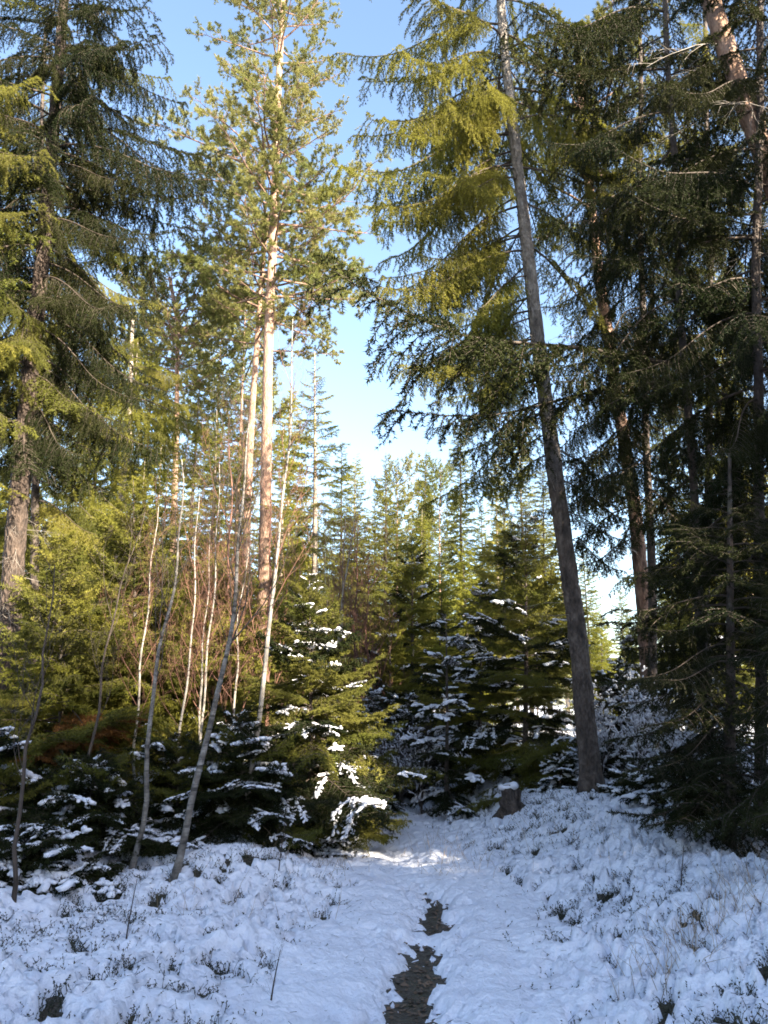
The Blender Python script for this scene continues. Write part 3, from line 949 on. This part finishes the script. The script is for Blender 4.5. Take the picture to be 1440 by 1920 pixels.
# --- slim leaning pine trunk between the right hand spruces
t = Tree('pine_tree', P((1222, 1300, 13), (1190, 950, 13), (1150, 730, 13), (1120, 480, 13.2), (1095, 250, 13.4), (1080, 60, 13.5)),
         0.13, 0.07, M['bark_pine'], 'slim leaning pine trunk lit from the right among dark boughs, right of the grey trunk', 'pine', sides=12, seed=23, sway=0.02)
t.crown(pine_mid, z_at(t, 420, 13), z_at(t, 60, 13.5), 24, 1.9, 'round', (0, 0.5))
for py, az, L in ((880, 3.0, 1.7), (820, 3.4, 1.8), (950, 3.2, 1.5), (760, 2.9, 1.8), (1010, 3.3, 1.1)): t.branch(hang_shaded, z_at(t, py, 13), az, L, -0.3)
for i in range(14): t.branch(dead, z_at(t, random.uniform(500, 1100), 13), random.uniform(0, 6.28), random.uniform(0.4, 1.1), random.uniform(-0.3, 0.2))

# --- top right: heavy leaning pine trunk coming in from the edge
t = Tree('pine_tree', P((1760, 1500, 8.0), (1580, 700, 8.2), (1440, 310, 8.3), (1375, 130, 8.4), (1325, -20, 8.5), (1270, -250, 8.6), (1240, -420, 8.7)),
         0.165, 0.09, M['bark_pine'], 'thick leaning pine trunk cutting across the top right corner of the view', 'pine', sides=16, rough=0.06, seed=24)
t.crown(pine_mid, z_at(t, -150, 8.6), z_at(t, -420, 8.7), 20, 2.0, 'round', (0, 0.5))
for i in range(12): t.branch(dead, z_at(t, random.uniform(0, 500), 8.3), random.uniform(2, 5), random.uniform(0.5, 1.3), random.uniform(-0.3, 0.2))

# --- spruces filling the right side
t = Tree('spruce_tree', P((1225, 1480, 11.6), (1215, 900, 11.6), (1200, 300, 11.6), (1195, -150, 11.6)),
         0.07, 0.03, M['bark_dark'], 'dark spruce with dense hanging boughs around the slim leaning pine trunk', 'spruce', sides=10, seed=29, sway=0.02)
t.crown(hang_shaded, z_at(t, 960, 11.6), z_at(t, -140, 11.6), 66, 1.7, 'column', (-0.4, 0.1), 0.35)
t = Tree('spruce_tree', P((1420, 1500, 8.2), (1425, 1000, 8.2), (1420, 500, 8.2), (1425, 0, 8.2), (1425, -300, 8.2)),
         0.06, 0.035, M['bark_dark'], 'dense dark spruce at the right edge with hanging boughs from ground to treetop', 'spruce', sides=12, seed=25, sway=0.02)
t.crown(hang_shaded, 2.0, z_at(t, -280, 8.2), 92, 1.85, 'column', (-0.35, 0.1), 0.3)
t = Tree('spruce_tree', P((1330, 1480, 14), (1330, 700, 14), (1325, 100, 14), (1322, -100, 14)),
         0.08, 0.04, M['bark_dark'], 'yellow green spruce half lit behind the dark boughs near the right edge', 'spruce', sides=10, seed=26, sway=0.02)
t.crown(hang_sunlit, z_at(t, 1100, 14), z_at(t, -90, 14), 56, 1.5, 'column', (-0.35, 0.2), 0.3, lib2=hang_mid, p2=0.5)
t = Tree('spruce_tree', P((1365, 1590, 7.3), (1370, 1300, 7.3), (1368, 850, 7.3)),
         0.06, 0.015, M['bark'], 'nearly black young spruce at the right edge with boughs drooping onto the snow', 'spruce', sides=10, seed=27)
t.crown(near_shaded, 0.22, z_at(t, 880, 7.3), 96, 0.85, 'column', (-0.35, 0.3), 0.3)
for z, az, L in ((0.5, 3.4, 1.0), (0.62, 3.9, 0.9), (0.8, 3.0, 0.8), (0.42, 4.5, 0.8), (0.95, 3.6, 0.8)): t.branch(near_shaded, z, az, L, 0.0)
t = Tree('spruce_tree', P((1530, 1600, 5.4), (1535, 1200, 5.4), (1530, 900, 5.4)),
         0.06, 0.015, M['bark'], 'dark spruce just past the right edge with one bough reaching into the lower corner', 'spruce', sides=10, seed=28)
t.crown(near_shaded, 0.75, z_at(t, 920, 5.4), 40, 0.85, 'cone', (-0.3, 0.4), 0.2)

# --- left edge: big spruce with a banded trunk
t = Tree('spruce_tree', P((-12, 1560, 10.4), (18, 1150, 10.5), (38, 900, 10.6), (62, 640, 10.8), (78, 500, 11), (104, 200, 11.2), (120, 0, 11.4), (135, -250, 11.6)),
         0.150, 0.06, M['bark_brown'], 'big spruce at the left edge with thick trunk and dark hanging boughs above', 'spruce', sides=28, rough=0.075, seed=31)
t.crown(hang_shaded, z_at(t, 820, 10.7), z_at(t, -240, 11.5), 120, 2.1, 'column', (-0.4, 0.1), 0.3, lib2=hang_mid, p2=0.10)
for py, az, L, pt in ((265, -0.15, 2.9, 0.12), (215, 0.15, 2.7, 0.05), (330, 0.3, 2.2, -0.1), (430, -0.1, 1.7, -0.2), (60, 0.0, 1.9, 0.0), (560, 0.2, 1.6, -0.2), (700, -0.2, 1.7, -0.3)):
    t.branch(hang_mid if py in (60, 430) else hang_shaded, z_at(t, py, 11), az, L, pt)
for i in range(16): t.branch(dead, z_at(t, random.uniform(850, 1350), 10.5), random.uniform(-1.2, 1.2), random.uniform(0.4, 1.3), random.uniform(-0.6, 0.1))
t = Tree('spruce_tree', P((-150, 1500, 9.0), (-130, 600, 9.1), (-100, -200, 9.2)),
         0.15, 0.05, M['bark'], 'spruce beyond the left edge whose yellow green boughs reach into view', 'spruce', sides=10, seed=32)
t.crown(hang_sunlit, z_at(t, 900, 9), z_at(t, -180, 9.2), 62, 1.7, 'column', (-0.35, 0.1), 0.3, lib2=hang_mid, p2=0.5)
t = Tree('spruce_tree', P((60, 1480, 14), (70, 700, 14), (80, 250, 14.2), (85, 60, 14.2)),
         0.09, 0.03, M['bark_dark'], 'yellow green spruce with drooping boughs behind the big trunk at the left edge', 'spruce', sides=10, seed=33, sway=0.02)
t.crown(hang_sunlit, 1.2, z_at(t, 80, 14.2), 95, 2.0, 'column', (-0.3, 0.2), 0.3, lib2=hang_mid, p2=0.4)

# --- the two tall sunlit pines
t = Tree('pine_tree', P((494, 1250, 23), (497, 1000, 23), (503, 640, 23), (514, 400, 23), (523, 140, 23.2), (531, 0, 23.3), (535, -110, 23.4)),
         0.205, 0.08, M['bark_pine'], 'tallest pine, its pink sunlit trunk rising left of centre to the top of the view', 'pine', sides=14, rough=0.03, seed=41, flare=0.1)
t.crown(pine_mid, z_at(t, 600, 23), z_at(t, 180, 23), 56, 3.2, 'round', (0.0, 0.25), 0.3)
t.crown(pine_mid, z_at(t, 180, 23), z_at(t, -110, 23.4), 34, 2.6, 'round', (0.2, 0.8), 0.25)
for i in range(12): t.branch(dead, z_at(t, random.uniform(600, 900), 23), random.uniform(0, 6.28), random.uniform(0.4, 1.3), random.uniform(-0.4, 0.2))
t = Tree('pine_tree', P((452, 1250, 24.5), (462, 1000, 24.5), (472, 780, 24.5), (492, 500, 24.5), (502, 400, 24.6)),
         0.165, 0.06, M['bark_pine'], 'second tall pine with an orange trunk just left of the tallest one', 'pine', sides=12, rough=0.03, seed=42, flare=0.1)
t.crown(pine_mid, z_at(t, 660, 24.5), z_at(t, 395, 24.5), 30, 2.9, 'round', (0.0, 0.5), 0.3)
t = Tree('pine_tree', P((318, 1250, 26), (325, 1000, 26), (331, 800, 26), (333, 600, 26), (318, 520, 26.1)),
         0.15, 0.06, M['bark_pine'], 'pine with a narrow reddish trunk and dark rounded top, left of the tall pair', 'pine', sides=10, rough=0.03, seed=43, flare=0.1)
t.crown(pine_mid, z_at(t, 740, 26), z_at(t, 515, 26), 48, 2.5, 'round', (0.05, 0.6), 0.3)
# --- pale trunk with drooping golden boughs
t = Tree('spruce_tree', P((205, 1250, 18), (218, 1050, 18), (232, 880, 18), (242, 740, 18), (250, 600, 18)),
         0.13, 0.04, M['bark_pale'], 'spruce with a pale sunlit trunk and yellow drooping boughs, left of the reddish pine', 'spruce', sides=10, seed=44, sway=0.02)
t.crown(hang_sunlit, z_at(t, 880, 18), z_at(t, 610, 18), 26, 1.9, 'column', (-0.3, 0.2), 0.3)
t.crown(hang_sunlit, 1.0, z_at(t, 1000, 18), 26, 1.6, 'column', (-0.3, -0.1), 0.3, lib2=hang_mid, p2=0.4)
# --- conical spruce against the sky
t = Tree('spruce_tree', P((592, 1250, 23), (591, 950, 23), (590, 660, 23)),
         0.14, 0.012, M['bark_pale'], 'slender pointed spruce standing against the sky right of the tall pines', 'spruce', sides=10, seed=45)
t.crown(low_sunlit, z_at(t, 1150, 23), z_at(t, 672, 23), 84, 1.75, 'cone', (-0.15, 0.45), 0.2, lib2=low_sp, p2=0.5)

# --- young spruces along the left of the path
YS = [
    # px, py base, Y, top py, R, n, lib, lib2, p2, label
    (580, 1600, 9.8, 1080, 1.05, 92, young, young_snow, 0.45, 'large bushy young spruce left of the path with snow caught on its skirts'),
    (450, 1600, 8.7, 1340, 0.85, 60, young_snow, young, 0.2, 'low dark young spruce with snow tufts, behind the pale leaning sapling left of the path'),
    (640, 1560, 11.0, 1290, 0.75, 44, young_snow, young, 0.3, 'small snow dusted spruce at the bend where the path disappears left'),
    (395, 1560, 11.6, 1040, 1.15, 84, young_sunlit, young, 0.5, 'yellow green young spruce in sunlight behind the two dark saplings'),
    (250, 1570, 10.8, 900, 1.4, 96, young_sunlit, young, 0.4, 'tall sunlit young spruce, widest of the left thicket, in front of the pale trunk'),
    (110, 1600, 9.4, 1000, 1.2, 84, young, young_sunlit, 0.4, 'bushy spruce with olive boughs just right of the big left trunk'),
    (165, 1630, 7.9, 1430, 0.75, 50, young_snow, young, 0.2, 'low dark spruce in shade beneath the left thicket'),
    (45, 1640, 6.9, 1560, 0.55, 36, heavy_snow, young_snow, 0.6, 'small snow laden spruce at the lower left edge'),
    (330, 1600, 8.9, 1380, 0.8, 50, young_snow, young, 0.4, 'low dark spruce between the two leaning saplings on the left'),
    (-20, 1640, 7.6, 1380, 0.8, 50, young_snow, young, 0.3, 'dark snow tufted spruce cut off by the left edge of the view'),
    (250, 1640, 8.2, 1560, 0.4, 26, heavy_snow, young_snow, 0.4, 'very small snow covered spruce at the foot of the kinked sapling'),
    (120, 1640, 6.9, 1640, 0.4, 26, heavy_snow, young_snow, 0.4, 'very small snow covered spruce nearest the viewer at lower left'),
    # middle
    (772, 1500, 16.5, 1000, 1.25, 80, young_sunlit, young_snow, 0.25, 'sunlit young spruce with a long bare leader in the centre of the view'),
    (730, 1500, 15.5, 1130, 1.05, 60, young_sunlit, young_snow, 0.45, 'yellow green young spruce just left of the one with the long leader'),
    (700, 1520, 14.0, 1290, 0.8, 48, heavy_snow, young_snow, 0.6, 'squat snow powdered spruce where the path vanishes'),
    (765, 1510, 14.0, 1300, 0.85, 48, heavy_snow, young_snow, 0.6, 'squat snow powdered spruce behind the bare brush in the centre'),
    (836, 1520, 12.0, 1150, 0.78, 30, heavy_snow, young_snow, 0.5, 'thin young spruce with orange stem and snowy tiered branches beside the path'),
    (985, 1500, 12.6, 960, 1.2, 84, young, young_snow, 0.4, 'dark full young spruce with snow clumps, left of the grey leaning trunk'),
    (900, 1500, 14.5, 1090, 1.1, 62, young_sunlit, heavy_snow, 0.5, 'young spruce with white edged branches between the thin tiered spruce and the dark full one'),
    (945, 1500, 17.5, 930, 1.2, 70, young_sunlit, young, 0.5, 'taller sunlit young spruce behind the dark full spruce'),
    (1050, 1520, 11.4, 1420, 0.35, 22, heavy_snow, young_snow, 0.2, 'tiny snow covered spruce between the stump and the grey leaning trunk'),
    (1172, 1560, 10.0, 1490, 0.42, 20, heavy_snow, heavy_snow, 0.2, 'tiny spruce bent under snow at the foot of the grey leaning trunk'),
    # right undergrowth
    (1150, 1540, 11.8, 1380, 0.6, 30, heavy_snow, young_snow, 0.2, 'white frosted small spruce against the lower part of the grey leaning trunk'),
    (1210, 1540, 9.6, 1450, 0.5, 26, heavy_snow, young_snow, 0.2, 'snow bowed little spruce in the front row of the right bank brush'),
    (1275, 1540, 9.0, 1440, 0.55, 30, heavy_snow, young_snow, 0.2, 'snow loaded spruce shrub just left of the nearly black spruce'),
    (1350, 1540, 8.6, 1400, 0.5, 26, heavy_snow, young_snow, 0.3, 'snow loaded spruce shrub behind the nearly black spruce'),
    (1195, 1540, 12.8, 1290, 0.8, 40, heavy_snow, young_snow, 0.4, 'mid sized frosted spruce between grey trunk and right bank bushes'),
    (1160, 1500, 13.5, 1240, 0.9, 46, heavy_snow, young_snow, 0.5, 'snow dusted young spruce just right of the grey leaning trunk'),
    (1240, 1520, 11.5, 1370, 0.7, 36, heavy_snow, young_snow, 0.4, 'low snowy spruce in the brush on the right bank'),
    (1310, 1540, 10.0, 1400, 0.65, 34, heavy_snow, young_snow, 0.5, 'low snowy spruce beside the nearly black spruce on the right'),
    (1210, 1500, 15.5, 1160, 1.1, 50, young_snow, young, 0.4, 'dark young spruce at the foot of the slim leaning pine'),
    (1300, 1500, 16.0, 1080, 1.2, 56, young_snow, young, 0.4, 'dark snow flecked spruce behind the brush on the right bank'),
]
for i, (px, pyb, Y, top, Rr, n, l1, l2_, p2, lab) in enumerate(YS):
    b = base_at(px, pyb, Y); tp = at(px, top, Y)
    r0 = 0.012 + 0.009 * (tp.z - b.z)
    t = Tree('young_spruce', [b, (b + tp) / 2 + Vector((0.02, 0, 0)), tp], r0, 0.004, M['bark'], lab, 'spruce', sides=8, seed=60 + i, rough=0.03)
    H = t.H
    t.crown(l1, 0.10, H * 0.985, n, Rr, 'cone', (-0.2, 0.75), 0.34, lib2=l2_, p2=p2)
    if px == 110:
        for k in range(4): t.branch(young_brown, 1.0 + 0.12 * k, 4.9 + 0.35 * k, 1.0, -0.1)
    if px < 600 and H > 2.6:
        t.crown(hang_sunlit if l1 is young_sunlit else hang_mid, 0.8, H * 0.8, 18, Rr * 1.15, 'cone', (-0.3, 0.3), 0.4)

# --- bare saplings
def sapling(pts, r0, r1, bark, label, lib, nb, z0f, Lb, seed, pitch=(0.6, 1.0), name='birch_sapling', cat='sapling', group=None):
    t = Tree(name, pts, r0, r1, bark, label, cat, group, sides=8, rough=0.02, seed=seed, flare=0.3, sway=0.028 if r0 < 0.03 else 0.016)
    rg_ = t.rg
    for i in range(nb):
        f = z0f + (0.98 - z0f) * (i + rg_.random()) / nb
        t.branch(lib, t.c[-1][2] * f, rg_.uniform(0, 6.28), Lb * (1.15 - 0.75 * f) * rg_.uniform(0.6, 1.3), rg_.uniform(*pitch))
    return t


sapling(P((322, 1712, 7.2), (350, 1560, 7.2), (378, 1430, 7.2), (428, 1220, 7.3), (448, 1010, 7.4), (462, 880, 7.5), (470, 790, 7.6)), 0.033, 0.006, M['bark_sapling'],
        'leaning birch sapling with mottled grey stem rooted in the snow left of the path', birchb, 15, 0.38, 1.5, 81)
sapling(P((240, 1700, 7.4), (262, 1560, 7.4), (275, 1440, 7.4), (277, 1340, 7.4), (310, 1220, 7.5), (330, 1080, 7.5), (335, 930, 7.6), (338, 860, 7.6)), 0.027, 0.005, M['bark_sapling'],
        'thinner dark sapling left of the mottled leaning one, with a kinked stem', birchb, 13, 0.42, 1.3, 82)
sapling(P((12, 1810, 6.2), (38, 1600, 6.2), (50, 1380, 6.2), (85, 1200, 6.3), (115, 1060, 6.3)), 0.02, 0.004, M['twig'],
        'thin dark sapling at the far left of the snowy verge', birchb, 9, 0.3, 1.0, 83)
sapling(P((150, 1640, 8.2), (165, 1400, 8.2), (190, 1250, 8.3), (240, 1080, 8.3), (268, 960, 8.4)), 0.02, 0.004, M['twig'],
        'slender dark sapling leaning right in front of the sunlit spruces', birchb, 9, 0.3, 1.0, 84)
sapling(P((455, 1500, 8.7), (480, 1360, 8.7), (503, 1220, 8.7), (525, 1000, 8.8), (540, 850, 8.8), (546, 680, 8.9), (548, 600, 8.9)), 0.032, 0.005, M['bark_birch'],
        'pale sunlit birch sapling curving up between the dark spruces and the tall pines', birch_red, 16, 0.4, 1.2, 85)
sapling(P((610, 1420, 14), (632, 1200, 14), (650, 1080, 14), (668, 960, 14)), 0.04, 0.006, M['bark_birch'],
        'white birch stem, left one of a leaning pair above the path bend', birch_red, 18, 0.3, 1.5, 86)
sapling(P((618, 1420, 14.3), (640, 1190, 14.3), (645, 1050, 14.3), (648, 960, 14.3)), 0.035, 0.006, M['bark_birch'],
        'white birch stem, straighter one of a pair above the path bend', birch_red, 16, 0.3, 1.4, 87)
for i, (a, b_, c_, Y, lab) in enumerate((
        ((340, 1380), (360, 1120), (378, 930), 9.6, 'thin pale birch sapling, leftmost of the sunlit stems left of the tall pines'),
        ((378, 1380), (398, 1100), (416, 870), 9.9, 'thin pale birch sapling in the middle of the sunlit stems left of the tall pines'),
        ((430, 1380), (446, 1180), (470, 1020), 9.7, 'short pale sapling just below the trunks of the tall pines'),
        ((372, 1400), (385, 1180), (392, 980), 10.2, 'thin pale sapling between two brighter birch stems on the left'),
        ((262, 1350), (270, 1150), (300, 950), 9.3, 'crooked thin sapling in front of the pale spruce trunk'),
        ((610, 1350), (612, 1150), (612, 960), 17.0, 'straight pale stem left of the reddish brush'))):
    sapling(P((*a, Y), (*b_, Y), (*c_, Y)), 0.021, 0.004, M['bark_birch'], lab, birch_red, 22, 0.3, 1.0, 90 + i)
# reddish leafless brush
for i, (px, Y, top, n, lab) in enumerate(((668, 14.6, 985, 26, 'reddish leafless bush glowing in the sun beside the white birch pair'),
                                          (640, 14.8, 1030, 22, 'reddish leafless bush just left of the white birch pair'),
                                          (505, 11.5, 900, 14, 'tall reddish leafless bush between the tall pine trunks and the pale birch'),
                                          (430, 12.0, 830, 15, 'tall reddish leafless bush left of the tall pines'),
                                          (690, 15.0, 1060, 20, 'low reddish leafless bush at the edge of the sunlit young spruces'))):
    b = base_at(px, 1400, Y); tp = at(px, top, Y)
    t = Tree('bare_bush', [b, (b + tp) / 2, tp], 0.04, 0.006, M['twig_red'], lab, 'bush', sides=6, seed=110 + i, sway=0.03)
    for k in range(n):
        f = 0.15 + 0.8 * k / n
        t.branch(birch_red, t.H * f, t.rg.uniform(0, 6.28), t.rg.uniform(1.1, 2.0) * (1.15 - 0.5 * f), t.rg.uniform(0.5, 1.0))
# dark leafless brush at the foot of the middle spruces
for i, (px, Y, top, lab) in enumerate(((715, 12.8, 1400, 'dark leafless brush at the far end of the path, left clump'), (750, 12.6, 1380, 'dark leafless brush right of the path end, tallest clump'),
                                       (790, 12.2, 1410, 'dark leafless brush clump just left of the orange stemmed spruce'), (1130, 11.5, 1330, 'dark bare bush behind the foot of the grey leaning trunk'),
                                       (1200, 11.0, 1380, 'snow dusted bare bush on the right bank, nearest the grey trunk'), (1265, 10.2, 1400, 'snow dusted bare bush in the middle of the right bank'),
                                       (1340, 9.2, 1420, 'bare bush close to the nearly black spruce'))):
    b = base_at(px, 1500, Y)
    t = Tree('bare_bush', [b, b + Vector((0.03, 0, (at(px, top, Y).z - b.z) * 0.5)), at(px, top, Y)], 0.012, 0.003, M['twig'], lab, 'bush', sides=6, seed=130 + i)
    for k in range(22):
        o = t.branch(bush_snow if px > 1000 or k % 3 == 0 else birchb, t.rg.uniform(0.02, 0.5), t.rg.uniform(0, 6.28), t.rg.uniform(0.5, 1.1), t.rg.uniform(0.7, 1.3))

# --- stump with snow cap
b = base_at(958, 1535, 10.6)
rgS = np.random.default_rng(70)
pts = [b + Vector((0, 0, -0.05)), b + Vector((0.01, 0, 0.18)), b + Vector((0.0, 0, 0.34)), b + Vector((-0.01, 0, 0.42))]
st = Tree('tree_stump', pts, 0.16, 0.075, M['bark'], 'old broken stump capped with snow on the bank left of the grey leaning trunk', 'stump', sides=16, rough=0.3, seed=71, flare=0.5)
for a in (0.3, 1.6, 3.3, 4.5, 5.4):     # root flares
    q = curve_pts((math.cos(a) * 0.06, math.sin(a) * 0.06, 0.16), (math.cos(a), math.sin(a), -0.8), 0.30, 5, (0, 0, -0.1), rgS, 0.1)
    v, tr = tube(q, np.linspace(0.05, 0.025, 6), 7); link('root', make_mesh('root', v, tr, [M['bark']]), st.root)
g = Geo(); g.add(*blobs([[0, 0, 0.44], [0.04, -0.03, 0.455], [-0.06, 0.02, 0.42]], [[1, 0, 0.1], [0.5, 1, 0], [1, 0.4, -0.3]], [0.12, 0.08, 0.10], [0.10, 0.07, 0.08], [0.045, 0.045, 0.04], rgS, ICO2, 0.06))
link('snow_cap', g.mesh('snow_cap', M['snow']), st.root)

# --- small twigs standing in the snow in front
for i, (px, py, Y, h, lab) in enumerate(((228, 1850, 5.3, 0.42, 'small leafless seedling standing alone in the snow at lower left'), (505, 1900, 4.75, 0.30, 'tiny bare seedling in the snow near the bottom edge left of the path'),
                                         (1285, 1790, 6.0, 0.35, 'small bare weed stalk in the snow at lower right'), (520, 1690, 7.6, 0.45, 'leaning bare twig in front of the snowy hump left of the path'))):
    b = base_at(px, py, Y)
    t = Tree('seedling', [b, b + Vector((0.02, 0, h * .5)), b + Vector((0.05, 0, h))], 0.006, 0.002, M['twig'], lab, 'seedling', sides=5, seed=150 + i)
    for k in range(9): t.branch(birchb, t.rg.uniform(0.15, 0.95) * h, t.rg.uniform(0, 6.28), h * t.rg.uniform(0.25, 0.5), t.rg.uniform(0.3, 0.8))

# --- trees further back that can be told apart
BG = [
    ('p1', 745, 34, 880, 'dark round topped pine in the distance, above the long leader spruce'),
    ('p1', 822, 36, 878, 'pale green distant pine, second of the tops in the central gap'),
    ('s2', 866, 27, 790, 'distant spruce with a bare straight pale trunk in the central gap'),
    ('s1', 905, 33, 930, 'distant spruce in the gap left of the grey leaning trunk'),
    ('s1', 720, 29, 850, 'spruce whose tip rises left of the dark round topped pine'),
    ('s2', 790, 31, 845, 'spruce tip between the dark round topped pine and the pale green one'),
    ('s4', 930, 30, 850, 'golden spruce tip far behind the dark full young spruce'),
    ('s4', 670, 30, 850, 'dark distant spruce right of the slender pointed one'),
    ('s1', 700, 38, 930, 'far spruce half hidden behind the reddish bush'),
    ('s4', 790, 30, 960, 'distant spruce with sunlit column of boughs in the central gap'),
    ('s2', 640, 34, 830, 'far spruce just right of the slender pointed spruce'),
    ('s4', 985, 26, 800, 'tall sunlit spruce behind the grey leaning trunk, left side'),
    ('s2', 1020, 24, 860, 'tall spruce directly behind the grey leaning trunk'),
    ('s4', 545, 31, 720, 'background spruce between the tall pines and the slender pointed spruce'),
    ('p2', 430, 32, 560, 'background pine whose crown fills the space left of the tall pair'),
    ('p2', 385, 34, 560, 'background pine between the dark rounded top and the tall pair'),
    ('p1', 255, 30, 600, 'background pine left of the dark rounded top'),
    ('s4', 290, 26, 700, 'background spruce between the pale trunk and the reddish pine'),
    ('s4', 390, 23, 770, 'tall golden spruce behind the sunlit birch stems'),
    ('s1', 440, 28, 750, 'background spruce directly behind the second tall pine'),
    ('s2', 160, 22, 620, 'tall spruce behind the sunlit young spruces at left'),
    ('s4', 20, 20, 500, 'tall golden spruce behind the big left trunk'),
    ('s1', 1100, 30, 1010, 'distant spruce top seen just right of the grey leaning trunk'),
    ('s1', 1160, 42, 1090, 'low far spruce in the bright gap right of the grey trunk'),
    ('s3', 1120, 27, 1130, 'small far spruce in the bright gap right of the grey trunk'),
    ('s2', 1270, 22, 700, 'background spruce seen through the dark boughs on the right'),
    ('s4', 1400, 20, 500, 'background spruce behind the dense one at the right edge'),
    ('s4', 130, 18, 690, 'golden spruce filling the gap between the left edge trees and the pale trunk'),
    ('s4', 205, 24, 640, 'golden spruce whose top shows just left of the dark rounded pine'),
    ('s4', 300, 21, 800, 'golden spruce column right behind the reddish narrow pine trunk'),
    ('s2', 350, 29, 700, 'green spruce between the reddish narrow trunk and the tall pair'),
    ('s4', 430, 20, 860, 'golden spruce at the feet of the second tall pine'),
    ('s4', 530, 26, 800, 'golden spruce right of the tallest pine trunk'),
    ('s4', 250, 16, 860, 'golden spruce in front of the pale trunk, boughs half hiding it'),
    ('s3', 330, 18, 1010, 'golden young spruce behind the two leaning saplings'),
    ('s3', 470, 17, 1080, 'golden young spruce beneath the trunks of the tall pines'),
    ('s3', 545, 16.5, 1010, 'golden young spruce behind the pale curving birch'),
    ('s3', 210, 16, 900, 'golden young spruce beneath the pale spruce trunk'),
    ('s3', 620, 20, 1090, 'golden young spruce behind the white birch pair'),
    ('s3', 820, 19, 1040, 'golden young spruce behind the thin tiered spruce'),
    ('s3', 870, 22, 1000, 'golden young spruce beneath the straight pale trunk'),
]
for i, (k, px, Y, top, lab) in enumerate(BG):
    p = at(px, top, Y); x0 = at(px, 1100, Y).x
    far_tree(k, x0, Y, p.z - gz(x0, Y) + 0.1, lab)

# backdrop forest in rows
rb = random.Random(5)
n = 0
for i in range(70):
    Y = rb.uniform(38, 75)
    px = -60 + 1560 * (i + rb.random()) / 70
    gap = 1060 < px < 1240
    x0 = (px - 720) / F * Y * 1.02
    h = rb.uniform(10, 14) if not gap else rb.uniform(6, 8)
    kd = rb.choice(['s1', 's1', 's2', 's4', 'p1'])
    sort = {'s1': 'dark spruce', 's2': 'tall green spruce', 's4': 'golden spruce', 'p1': 'round topped pine'}[kd]
    where = ('behind the thicket on the left' if px < 330 else 'behind the tall sunlit pines' if px < 640 else 'in the central gap above the path' if px < 1060
             else 'in the bright gap right of the grey leaning trunk' if px < 1240 else 'behind the dark trees on the right')
    far_tree(kd, x0, Y, h, 'distant ' + sort + ' ' + where, None, 'distant trees ' + where, wide=1.15)

# forest that stands behind and right of the viewer (it shades the path)
sxv, syv = math.sin(SUN_AZ), math.cos(SUN_AZ)
nxv, nyv = -syv, sxv
stand = []
for i in range(110):
    u = (i * 0.618034) % 1
    q = -7 + 15 * u
    sd = 9 + 26 * ((i * 0.7548777) % 1)
    stand.append((sd, q, sd * math.tan(SUN_EL) + min(5.1 + rb.uniform(-1.5, 1.5), 2.7 if abs(q - 6.4) < 0.8 else 4.0 if abs(q - 6.4) < 1.3 else 9)))  # tops lowered in a slot to let a patch of sun reach the path
for i in range(10):  # unseen spruces added to shade the trees at the right edge
    sd = 4.5 + 0.9 * i
    stand.append((sd, 7.5 + 1.6 * ((i * 0.618034) % 1), sd * math.tan(SUN_EL) + 6.0 + rb.uniform(-0.5, 1.0)))
for i in range(20):
    q = 9.0 + 6 * ((i * 0.618034) % 1)
    sd = 3 + 22 * ((i * 0.7548777) % 1)
    stand.append((sd, q, sd * math.tan(SUN_EL) + (5.0 if q < 12 else 10) + rb.uniform(-2, 3)))
for i in range(26):  # unseen spruces added on the left to dim the sky light
    sd = -16 + 14 * rb.random(); q = rb.uniform(-18, -9)
    stand.append((sd, q, rb.uniform(9, 15)))
for sd, q, h in stand:
    x0 = sxv * sd + nxv * q; y0 = syv * sd + nyv * q
    if y0 > -1.5 and abs(x0) - 2.4 < y0 * 0.5 + 1.2: continue
    if math.hypot(x0, y0) < 3.5: continue
    far_tree('s1', x0, y0, h, 'unseen spruce of the stand behind and beside the viewer', 'spruce', 'spruces of the stand behind the viewer', wide=1.3 * 12 / h if h > 12 else 1.3)
print('objects', len(bpy.data.objects), 'tris', sum(len(m.polygons) for m in bpy.data.meshes))
